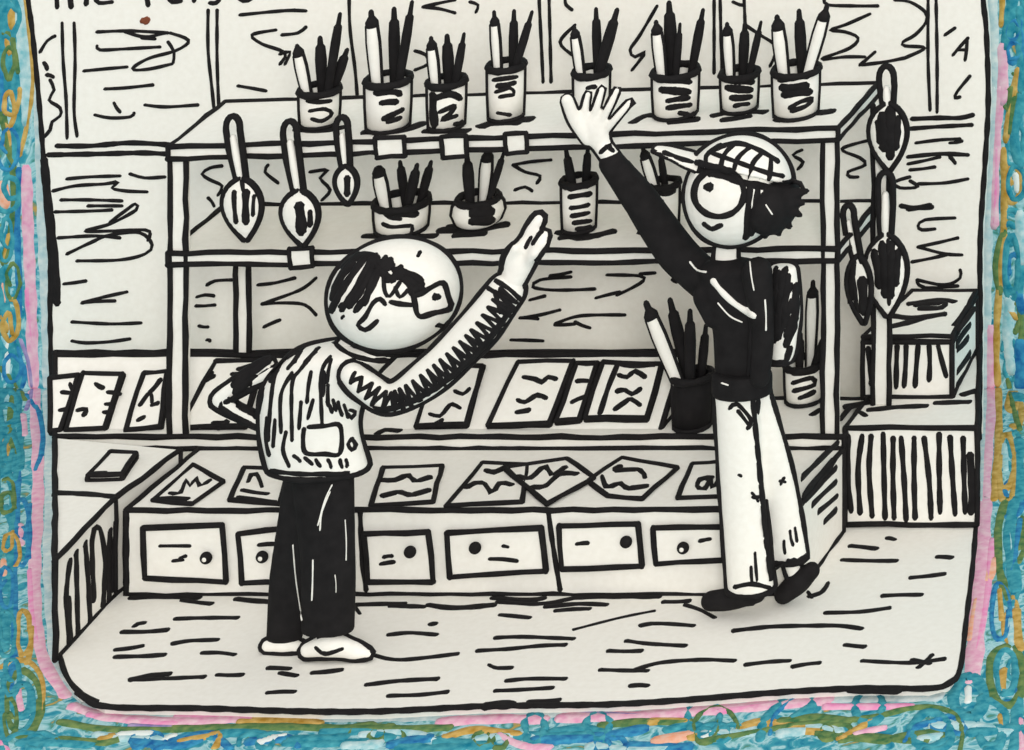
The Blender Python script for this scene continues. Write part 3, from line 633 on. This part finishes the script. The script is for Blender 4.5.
for x0, x1, yt, yb, kd, li, bs, sh, lb in MIDJ:
    jar('brush_jar', x0, x1, yt, yb, j2(x0, x1, yb), lb, T2, kd, li, bs, sh)
jar('brush_jar', 674, 711, 376, 432, ZL, 'solid black jar of brushes on the ledge beside the black sweater', 'brush jars on the rack ledge', 'jar', None,
    [(646, 303, 682, 'o', 15), (670, 300, 687, 'b', 12), (690, 311, 692, 'b', 11), (706, 325, 699, 'b', 9)], 'solid black jar', mat0=INK)
jar('brush_jar', 786, 823, 364, 406, ZL, 'pale lined jar on the ledge behind the backpack', 'brush jars on the rack ledge', 'jar', 'w6 794,374 815,371;w6 793,383 812,378 814,385 794,391;w6 800,398 814,392',
    [(801, 334, 801, 'b', 8), (813, 282, 809, 'o', 12), (826, 333, 815, 'b', 8)], 'pale jar behind the backpack')
# hanging brushes
HG = 'large brushes hanging from the shelves'
def hang(top, x0, x1, yh, bx0, bx1, y0, y1, tipx, Y, inner, dark, label, support=None):
    t = thing('hanging_brush', P((x0 + x1) / 2, top, Y), label, 'brush', HG)
    m = M(); cxm = (x0 + x1) / 2; bc = (bx0 + bx1) / 2; s = sc(Y)
    hw = (x1 - x0) / 2
    L = [P(x0, top + hw * 2, Y), P(x0 + (bc - cxm) * .3, (top + yh) / 2, Y), P(bc - hw * .7, yh, Y)]
    Rr = [P(x1, top + hw * 2, Y), P(x1 + (bc - cxm) * .3, (top + yh) / 2, Y), P(bc + hw * .7, yh, Y)]
    arch = [P(cxm - hw * math.cos(a), top + hw * 1.6 - hw * 1.6 * math.sin(a), Y) for a in [math.pi * i / 8 for i in range(9)]]
    m.tube([p for p in (L[2], L[1], L[0])] + arch + Rr, .0115, 1, 8)
    m.tube([P(cxm, top + hw * 3, Y + .005), P((cxm + bc) / 2, (top + yh) / 2 + 10, Y + .005), P(bc, yh + 4, Y + .005)], [hw * .45 / s, hw * .62 / s, hw * .6 / s], 0, 8)
    m.build('handle', PI2, t)
    b = M(); n = 12; nod = []
    for i in range(n + 1):
        f = i / n; w = (math.sin(math.pi * min(1, f ** .8)) ** .75) if 0 < f < 1 else .1
        w = max(w, .14 if f < .5 else .05)
        nod.append((bc + (tipx - bc) * f * f, y0 + (y1 - y0) * f, Y, (bx1 - bx0) / 2 * w))
    b.limb(nod, .38, True, 20); 
    bv = bvh_of(b); b.sm = [True] * len(b.f)
    for sg in (-1, 1): b.tube([P(q[0] + sg * q[3], q[1], q[2] - .004) for q in nod], .0112, 1)
    b.inkb(inner, bv, Y, 6); b.build('bristles', [INK if False else PAPER, INK], t)
hang(116, 226, 240, 180, 222, 261, 178, 240, 246, YF - .018, 'w9 246,192 246,222;w6 234,192 236,222;w5 254,196 253,215;w5 240,170 243,190', 0, 'large leaf-shaped brush hanging at left end of the shelf front')
hang(121, 283, 297, 196, 281, 318, 190, 245, 303, YF - .018, 'w12 299,206 301,232;w7 310,212 310,225', 0, 'large leaf-shaped brush hanging second from left on the shelf front')
hang(117, 336, 348, 168, 335, 357, 166, 204, 348, YF - .018, 'w8 347,178 347,194', 0, 'smallest hanging brush, third from left on the shelf front')
hang(66, 879, 894, 106, 869, 907, 103, 170, 889, .655, 'w12 882,116 884,148;w12 890,110 890,156;w8 898,118 896,148;w6 877,122 879,142', 1, 'dark leaf-shaped brush hanging highest on the right rear post')
hang(172, 878, 893, 238, 865, 907, 234, 316, 888, .645, 'w9 874,252 879,286;w10 882,244 885,295;w10 891,244 891,296;w8 899,250 896,284;w5 888,240 889,304', 1, 'dark bulging brush hanging below another on the right rear post')
hang(205, 843, 854, 262, 846, 870, 256, 323, 864, .60, 'w11 862,280 864,312;w7 854,262 850,300;w6 852,270 857,312', 1, 'slim brush with long loop handle hanging left of the rear post')
# ================================================================== CRATE
crate = thing('slatted_crate', (1.3, .9, ZB), 'white slatted crate standing on the bench at right', 'crate')
YC0, YC1 = .745, 1.14
zct = zat(342, YC0)
f0 = [P(863, 399, YC0), P(952, 399, YC0), P(976, 0, YC1), P(912, 0, YC1)]
f0 = [V((p.x, p.y, ZB + .003)) for p in f0]; f1 = [V((p.x, p.y, zct)) for p in f0]
m = M(); m.prism(f0, f1, skip={('a', 2), ('a', 3), ('v', 3)}, ink=.0105)
CF = (V((0, YC0 - .001, 0)), V((0, -1, 0)))
m.ink('868,348 870,370 873,386;877,346 873,368 871,384;881,346 882,387;888,346 888,386;897,346 896,387;906,346 904,386;918,346 916,370 915,386;929,346 929,380;938,346 941,358 946,376', CF, 6)
m.ink('w6 957,372 970,354;w6 956,388 972,364;w6 957,350 968,338;w6 956,345 970,325', plane3(f0[1], f0[2], f1[1]))
m.build('box', PI2, crate)
m = M(); zl0 = zct + .002
l0 = [V((p.x, p.y, zl0)) for p in f1]; cc = sum(l0, V()) / 4
l0 = [cc + (p - cc) * 1.0 for p in l0]
m.prism(l0, [p + V((0, 0, .018)) for p in l0], ink=.009, skip={('a', 2), ('a', 3)})
LP = (V((0, 0, zl0 + .0185)), V((0, 0, 1)))
m.ink('w6 893,316 915,318 945,314;w6 885,328 910,322 930,316;w6 915,305 930,303 945,303 940,308 920,308;w5 908,304 940,300 955,302;w6 954,325 968,306;w6 958,330 974,308', LP)
m.build('lid', PI2, crate)
# ================================================================== PEOPLE
def figure_part(m, name, parent, mats, ct=True, strokes=(), Y=0, r=.011, extra=None, mi2=(), minlen=.05):
    bv = bvh_of(m)
    if ct: contour(m, r, minlen, 1, extra)
    for tx, w, mi in strokes: m.inkb(tx, bv, Y, w, mi)
    m.build(name, mats, parent); return bv
# ---- man
YM = -.42
man = thing('person', P(320, 655, YM), 'person with black hair in a striped vest pointing up, seen leaning at the counter', 'person')
b = M(); s = sc(YM)
b.ellipsoid(P(394, 294, YM), 63 / s, 50 / s, 52 / s)
b.limb([(368, 335, YM, 22), (350, 365, YM, 24), (330, 380, YM, 30), (318, 430, YM, 32), (320, 468, YM, 22)], .5)
b.limb([(314, 470, YM + .03, 14), (298, 560, YM + .03, 15), (286, 630, YM + .03, 10), (286, 646, YM + .03, 7)], .9)
b.limb([(324, 470, YM - .0, 15), (329, 560, YM - .03, 13), (331, 630, YM - .03, 10), (335, 648, YM - .03, 7)], .9)
b.limb([(354, 376, YM - .08, 8), (390, 398, YM - .1, 9), (430, 375, YM - .1, 11), (480, 327, YM - .1, 11), (507, 290, YM - .1, 11), (522, 262, YM - .09, 12)], .9)
b.limb([(511, 281, YM - .09, 13), (520, 263, YM - .09, 14), (528, 248, YM - .09, 13)], .55)
b.limb([(523, 252, YM - .08, 7), (531, 232, YM - .08, 7), (539, 219, YM - .08, 6.2)], .9)
b.limb([(530, 252, YM - .09, 6), (538, 240, YM - .1, 6), (545, 235, YM - .1, 5.5)], .9)
b.limb([(529, 258, YM - .10, 6), (538, 247, YM - .115, 6), (543, 243, YM - .115, 5.4)], .9)
b.limb([(526, 264, YM - .10, 5.5), (533, 255, YM - .125, 5.2), (537, 252, YM - .125, 4.8)], .9)
b.limb([(508, 272, YM - .09, 6), (509, 259, YM - .11, 5.5), (516, 248, YM - .12, 5)], .9)
b.limb([(272, 372, YM + .05, 6), (226, 400, YM + .06, 5), (256, 421, YM + .05, 4.5), (270, 424, YM + .04, 8)], .9)
for k in range(4): b.limb([(268, 420 + k * 4, YM + .03, 4), (278, 421 + k * 5, YM + .02, 4)], .9)
b.limb([(266, 418, YM + .05, 4), (272, 412, YM + .07, 4)], .9)
b = fuse(b, .0085, 4)
hair_s = '''w8 356,255 340,280 332,297;w8 365,257 345,285 331,310;w8 372,258 355,290 342,309;w8 377,258 362,288 350,306;w8 385,258 370,290 356,310;w8 390,260 374,275 365,303;w9 372,262 390,278 402,272;w9 375,257 385,270 390,262;w9 388,280 400,276 408,283 413,290;w9 395,270 415,276 421,282;w9 406,278 418,286 423,290;w10 412,292 421,285;w9 345,262 360,256 375,256;w9 378,268 392,266;w9 400,268 392,280;w5 383,275 385,292 390,296 400,282;w5 395,288 400,297 408,290;w5 333,290 340,275 350,262;w8 341,306 352,303'''
bvb = bvh_of(b)
contour(b, .0135, .06)
b.inkb('w6 385,304 380,299 373,303 365,317 358,325 365,330 372,326 377,321;w6 437,325 446,326 450,323;w5 418,256 420,252;w4 342,318 344,316;w6 531,238 526,247;w6 540,232 533,243', bvb, YM, 6)
b.inkb('w9 435,297 438,297', bvb, YM, 8)
b.inkb('w6 533,228 538,224', bvb, YM, 5) if False else None
b.build('body', PI2, man)
h = M(); h.inkb(hair_s, bvb, YM, 8, 0, .006); h.build('hair', [INK], man)
g = M(); g.inkb('w6.5 413,293 415,303 419,316 434,313 450,308 448,296 443,283 432,287 422,293 413,296;w6 391,302 400,304 412,305', bvb, YM, 6, 0, .008); g.build('glasses', [INK], man)
# trousers, shoes
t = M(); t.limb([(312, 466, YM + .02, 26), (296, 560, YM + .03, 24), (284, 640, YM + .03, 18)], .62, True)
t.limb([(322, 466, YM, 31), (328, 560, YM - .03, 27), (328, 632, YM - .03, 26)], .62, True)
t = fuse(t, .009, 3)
figure_part(t, 'trousers', man, [INK, PAPER], False, [('w1.8 332,485 325,500 318,525;w1.8 330,492 322,512 320,530;w1.5 293,545 296,580 302,620;w1.2 335,575 336,592;w1.2 345,520 346,560;w1.5 313,560 312,600', 2, 1)], YM)  # thin pale strokes are drawn-on highlights over the black cloth
for i, nod in enumerate(([(268, 646, YM + .02, 7), (285, 645, YM + .02, 9), (303, 649, YM + .02, 6)], [(308, 650, YM - .04, 8), (330, 645, YM - .04, 12), (352, 650, YM - .04, 9), (368, 654, YM - .04, 5)])):
    q = M(); q.limb(nod, .9); fz = V((0, 0, 0)); q.v = [(x, y, max(z, .003)) for x, y, z in q.v]
    q = fuse(q, .0075, 2); figure_part(q, 'shoe', man, PI2, True, [('w5 316,648 325,654 342,649', 5, 1)] if i else (), YM)
# vest
j = M(); j.limb([(366, 341, YM, 24), (344, 354, YM, 53), (318, 384, YM, 53), (309, 425, YM, 49), (319, 470, YM, 50)], .48, True)
j = fuse(j, .009, 4)
js = '''266,378 262,395 259,412;290,352 276,372 271,400 268,440;292,373 281,395 281,432;318,348 300,370 292,385 292,440;305,362 315,352;311,372 307,402;330,357 321,375 322,424;331,360 327,382;301,402 299,428;313,400 308,418;267,418 266,440 269,455;275,420 273,446;286,432 283,450 289,466;327,402 332,412;333,400 336,410;338,402 342,415;344,405 348,417;w5 350,410 355,412 352,418 348,414;294,456 300,461;305,458 312,464;316,460 320,466;328,460 331,467;340,460 342,467;346,460 347,466;283,362 270,380;300,352 288,368;324,372 323,395;328,385 328,405;w5 275,365 290,355;
w6 309,427 325,426 340,426 340,453 325,454 306,453 303,440 304,429;w5.5 352,439 348,444 352,450 356,445 352,439;w6 334,336 337,345 350,354 370,360 388,361;w6 344,337 356,346 374,353 392,355;w6 402,345 396,352 395,366 388,360;w6 405,358 412,359;w8 262,358 280,352 300,344;w6 271,471 300,474 335,474 368,475'''
figure_part(j, 'vest', man, PI2, True, [(js, 5, 1)], YM, .0135)
# sleeves
sl = M(); sl.limb([(352, 374, YM - .08, 12.5), (366, 386, YM - .09, 14), (392, 398, YM - .1, 14.5), (432, 374, YM - .1, 19), (478, 328, YM - .1, 20), (506, 291, YM - .1, 18)], .8)
sl = fuse(sl, .009, 4); zz = []
path = [(350, 374), (366, 387), (392, 401), (430, 380), (478, 336), (508, 293)]
sp = smooth(path, 4.2)
for i, p in enumerate(sp):
    q = sp[min(i + 1, len(sp) - 1)]; o = sp[max(i - 1, 0)]; tx, ty = q[0] - o[0], q[1] - o[1]; l = math.hypot(tx, ty) or 1
    k = 5 + 9.5 * min(1, max(0, (p[0] - 350) / 50)); d = (k if i % 2 else -k * .8)
    zz.append('%.1f,%.1f' % (p[0] - ty / l * d + 2, p[1] + tx / l * d + 2))
zst = ';'.join('w5.5 %s %s' % (zz[i], zz[i + 1]) for i in range(len(zz) - 1))
figure_part(sl, 'sleeve', man, PI2, True, [(zst, 5, 1), ('w7 365,408 385,410 415,400 450,378 485,345 512,308', 7, 1), ('w6 493,279 508,288 521,300;w6 488,288 500,296 514,308;w6 500,290 510,312;w6 495,292 500,312', 6, 1)], YM - .1, .013)
sf = M(); sf.limb([(268, 366, YM + .06, 8), (240, 385, YM + .06, 9), (220, 398, YM + .06, 8), (221, 402, YM + .06, 7.5), (240, 413, YM + .06, 6.5), (260, 423, YM + .06, 6)], .7)
sf = fuse(sf, .008, 2)
figure_part(sf, 'sleeve', man, PI2, True, [('w10 268,360 250,372 234,384;w10 256,378 246,384 236,392;w7 250,385 238,396 226,402;w5 232,374 245,378;w8 260,380 250,390;w6 236,396 244,404', 6, 1)], YM + .06, .0125)
# ---- woman
YQ = -.13
wo = thing('person', P(745, 612, YQ), 'person in plaid cap and black sweater reaching one open hand up to the top shelf', 'person')
b = M(); s = sc(YQ)
b.ellipsoid(P(735, 192, YQ), 48 / s, 42 / s, 51 / s)
b.limb([(728, 238, YQ, 11), (726, 262, YQ, 12), (735, 285, YQ, 22), (741, 330, YQ, 20), (741, 385, YQ, 18)], .5)
b.limb([(702, 278, YQ + .03, 15), (672, 248, YQ + .04, 15), (642, 205, YQ + .04, 12), (616, 165, YQ + .03, 9), (604, 148, YQ + .03, 8.5)], .85)
b.limb([(603, 148, YQ + .03, 9), (597, 134, YQ + .03, 13), (594, 124, YQ + .03, 13.5)], .45)
b.limb([(588, 140, YQ + .03, 6), (575, 120, YQ + .01, 6.5), (567, 100, YQ - .01, 6)], .85)
b.limb([(584, 124, YQ + .03, 4.4), (585, 109, YQ + .02, 3.9), (588, 94, YQ + .03, 3.4)], .9)
b.limb([(592, 122, YQ + .03, 4.4), (597, 106, YQ + .02, 3.9), (602, 89, YQ + .03, 3.4)], .9)
b.limb([(600, 124, YQ + .03, 4.4), (609, 107, YQ + .02, 3.9), (617, 90, YQ + .03, 3.4)], .9)
b.limb([(605, 131, YQ + .03, 4.4), (618, 116, YQ + .02, 3.9), (630, 102, YQ + .03, 3.4)], .9)
b.limb([(754, 278, YQ - .04, 10), (760, 330, YQ - .055, 7.5), (756, 370, YQ - .05, 6), (752, 388, YQ - .03, 6), (749, 400, YQ - .02, 6)], .7)
for k in range(4): b.limb([(745 + k * 3, 402, YQ - .02, 3.2), (744 + k * 3, 414, YQ - .02, 3)], .9)
b.limb([(744, 396, YQ - .03, 3.2), (739, 404, YQ - .03, 3)], .9)
b.limb([(736, 385, YQ - .0, 13), (743, 500, YQ - .02, 12), (750, 585, YQ - .02, 9), (750, 596, YQ - .02, 7)], .85)
b.limb([(752, 385, YQ + .05, 15), (774, 480, YQ + .06, 12), (790, 556, YQ + .06, 8), (797, 580, YQ + .06, 7)], .8)
b = fuse(b, .006, 3); bvw = bvh_of(b)
contour(b, lambda p: .0072 if p.z > 1.53 and p.x < .45 else .0132, .03)
b.inkb('w6 704,224 712,229 721,225;w11 707,187 710,187;w6 706,171 710,175;w6 601,152 610,145 617,148;w9 690,168 720,175 745,183 775,188 795,190;w8 750,186 748,210 746,238;w8 758,188 755,215 752,234;w8 766,190 764,230', bvw, YQ, 6)
b.build('body', PI2, wo)
g = M(); g.inkb('w7 ' + ' '.join('%.1f,%.1f' % (719 + 25 * math.cos(a), 193 + 23.5 * math.sin(a)) for a in [i * math.pi / 12 for i in range(25)]), bvw, YQ, 7, 0, .008); g.build('glasses', [INK], wo)
# cap
hc = P(737, 190, YQ); p1, p2 = P(688, 163, YQ), P(798, 187, YQ)
cn = (p1 - CAM).cross(p2 - CAM).normalized()
if cn.z < 0: cn = -cn
c = M()
def clipc(p):
    d = (p - p1).dot(cn); return p - cn * d if d < 0 else p
c.ellipsoid(hc, 53 / s, 46 / s, 52 / s, 0, 36, 24, clipc)
c = fuse(c, .008, 1); bvc = bvh_of(c)
contour(c, .0135, .06)
c.inkb('''w7 691,161 720,168 745,176 775,182 794,183;w6 690,164 720,171 745,179 775,184 795,185;w6 712,153 740,163 765,172 783,176;w6 712,150 735,143 757,149 778,161;w6 720,145 707,155 706,165;w6 735,143 724,155 720,171;w6 750,147 738,158 733,174;w6 762,153 753,163 750,177;w6 771,158 769,179;w8 760,180 795,186''', bvc, YQ, 6)
cap = c.build('cap', PI2, wo); cap['_l'] = wo['_l']
br = M()
pts = [P(x, y, YQ - .02) for x, y in ((653, 148), (663, 148), (680, 156), (702, 163))]
br.limb([(655, 148, YQ - .03, 2), (672, 153, YQ - .03, 3), (690, 160, YQ - .03, 4), (706, 166, YQ - .02, 4)], 4.0)
br = fuse(br, .008, 2); bvr = bvh_of(br); contour(br, .0085); br.inkb('w5 664,152 692,162', bvr, YQ)
br.build('brim', PI2, cap)
k = M(); k.tube([P(x, y, YQ) for x, y in ((792, 181), (800, 183), (804, 190), (800, 193))], .008, 1); k.build('strap_loop', PI2, cap)
hr = M()
hr.ellipsoid(P(773, 203, YQ - .0), 25 / s, 38 / s, 29 / s)
hr.limb([(752, 182, YQ - .06, 7), (750, 210, YQ - .08, 6), (747, 236, YQ - .07, 3)], .8)
for tx, ty in ((803, 203), (807, 191), (800, 215), (790, 227), (779, 234), (765, 237), (754, 236), (747, 239)):
    hr.limb([(770 + (tx - 770) * .4, 200 + (ty - 200) * .4, YQ - .03, 9), (tx, ty, YQ - .03, 3)], .9)
hr = fuse(hr, .008, 1)
figure_part(hr, 'hair', wo, [INK, PAPER], False, [('w2 766,205 772,214;w2 750,196 747,215', 2, 1)], YQ)
# sweater
sw = M()
sw.limb([(726, 258, YQ, 14), (734, 270, YQ, 34), (735, 296, YQ, 37), (741, 330, YQ, 28), (742, 372, YQ, 27)], .6, True)
sw.limb([(712, 284, YQ + .03, 20), (694, 270, YQ + .04, 19), (672, 246, YQ + .04, 19), (644, 205, YQ + .04, 17), (612, 163, YQ + .03, 13)], .85)
sw.limb([(705, 296, YQ - .03, 12), (714, 318, YQ - .03, 10)], .9)
sw.limb([(757, 272, YQ - .06, 15), (763, 330, YQ - .07, 11), (760, 378, YQ - .07, 10)], .8)
sw = fuse(sw, .008, 3)
bvs = figure_part(sw, 'sweater', wo, [INK, PAPER], False, [('w2.5 690,262 697,270 706,272;w1.5 750,262 754,290;w1.5 718,303 730,316 742,322;w2 765,300 766,330', 2, 1)], YQ)  # pale strokes here are highlights drawn onto the black knit
bb = M(); bb.limb([(742, 372, YQ - .02, 29), (742, 378, YQ - .02, 30), (742, 390, YQ - .02, 30), (742, 395, YQ - .02, 28)], .66, True)
bb = fuse(bb, .008, 1); figure_part(bb, 'waist_belt', wo, [INK, PAPER], False, [('w3 736,368 752,368 766,366;w2 722,383 728,385', 3, 1)], YQ)
# trousers and shoes
t = M(); t.limb([(736, 392, YQ - .02, 21), (743, 500, YQ - .02, 21.5), (751, 590, YQ - .02, 23)], .7, True)
t.limb([(752, 392, YQ + .03, 17), (775, 480, YQ + .05, 19), (789, 560, YQ + .055, 19)], .55, True)
t = fuse(t, .0085, 3)
figure_part(t, 'trousers', wo, PI2, True, [('w6 753,398 757,440 763,500 768,550 772,578;w5.5 730,408 737,404 751,420 748,428;w5 738,411 748,424;w4 739,475 741,476;w5 753,497 759,497;w4 752,493 758,501;w4 780,481 785,482;w4 781,484 784,478;w4 751,567 752,583;w4 755,553 757,580;w4 784,541 785,553;w4 790,531 793,545;w4 795,528 797,541;w6 735,587 752,584 770,588;w6 772,573 790,565 806,556', 5, 1)], YQ, .0125)
for i, nod in enumerate(([(711, 601, YQ - .02, 10), (730, 599, YQ - .02, 11), (757, 594, YQ - .02, 9)], [(784, 594, YQ + .06, 10), (798, 582, YQ + .06, 12), (811, 571, YQ + .06, 9)])):
    q = M(); q.limb(nod, .9); q.v = [(x, y, max(z, .003)) for x, y, z in q.v]; q = fuse(q, .0075, 2)
    figure_part(q, 'shoe', wo, [INK, PAPER], False, (), YQ)
# backpack
bp = thing('backpack', P(780, 365, YQ), 'black hatched backpack worn on the back of the person in the plaid cap', 'backpack')
q = M(); q.limb([(781, 265, YQ + .0, 11), (783, 272, YQ, 14), (785, 310, YQ, 15.5), (783, 345, YQ, 13.5), (781, 362, YQ, 11)], .75, True)
q = fuse(q, .008, 3)
figure_part(q, 'bag', bp, PI2, True, [('''w7 770,275 768,300 768,330;w7 778,272 774,300 770,345;w7 786,270 778,300 774,340;w8 790,285 780,310 776,335;w8 794,300 784,322 778,338;w8 795,315 786,335;w8 793,330 786,345;w8 796,290 796,320;w7 790,348 786,362;w6 768,362 785,363;w8 772,290 771,340;w9 768,285 768,345;w9 776,290 774,340;w6 786,268 774,285;w8 797,285 794,330;w9 782,276 778,330;w8 788,276 784,320;w6 776,268 772,290''', 7, 1)], YQ, .0115)
st = M(); st.inkb('w7 713,281 722,292 735,304 754,316', bvs, YQ, 7, 0, .006); st.build('strap', [PAPER], bp)
# ================================================================== LIGHT
w = bpy.data.worlds.new('sky'); SC.world = w; w.use_nodes = True
nt = w.node_tree; bg = nt.nodes['Background']
tc = nt.nodes.new('ShaderNodeTexCoord'); dt = nt.nodes.new('ShaderNodeVectorMath'); dt.operation = 'DOT_PRODUCT'
dt.inputs[1].default_value = V((.45, -.45, .77)).normalized()
nt.links.new(tc.outputs['Generated'], dt.inputs[0])
cr = nt.nodes.new('ShaderNodeValToRGB'); e = cr.color_ramp.elements
e[0].position = 0; e[0].color = (.42, .42, .42, 1); e[1].position = 1; e[1].color = (1, .99, .96, 1)
nt.links.new(dt.outputs['Value'], cr.inputs['Fac']); nt.links.new(cr.outputs['Color'], bg.inputs['Color'])
bg.inputs['Strength'].default_value = SKY = 1.08
def sun(name, d, e, ang):
    l = bpy.data.lights.new(name, 'SUN'); l.energy = e; l.angle = math.radians(ang); l.color = (1, .985, .95)
    o = bpy.data.objects.new(name, l); COL.objects.link(o); o.location = (2, -4, 5)
    o.rotation_euler = V(d).to_track_quat('-Z', 'Y').to_euler()
sun('sun_lamp', (-.43, 1, -.47), 1.3, 14)
for o in bpy.data.objects:
    if '_l' in o: del o['_l']
vs = SC.view_settings
vs.view_transform = 'Standard'; vs.look = 'None'; vs.exposure = 0; vs.gamma = 1; vs.use_curve_mapping = False
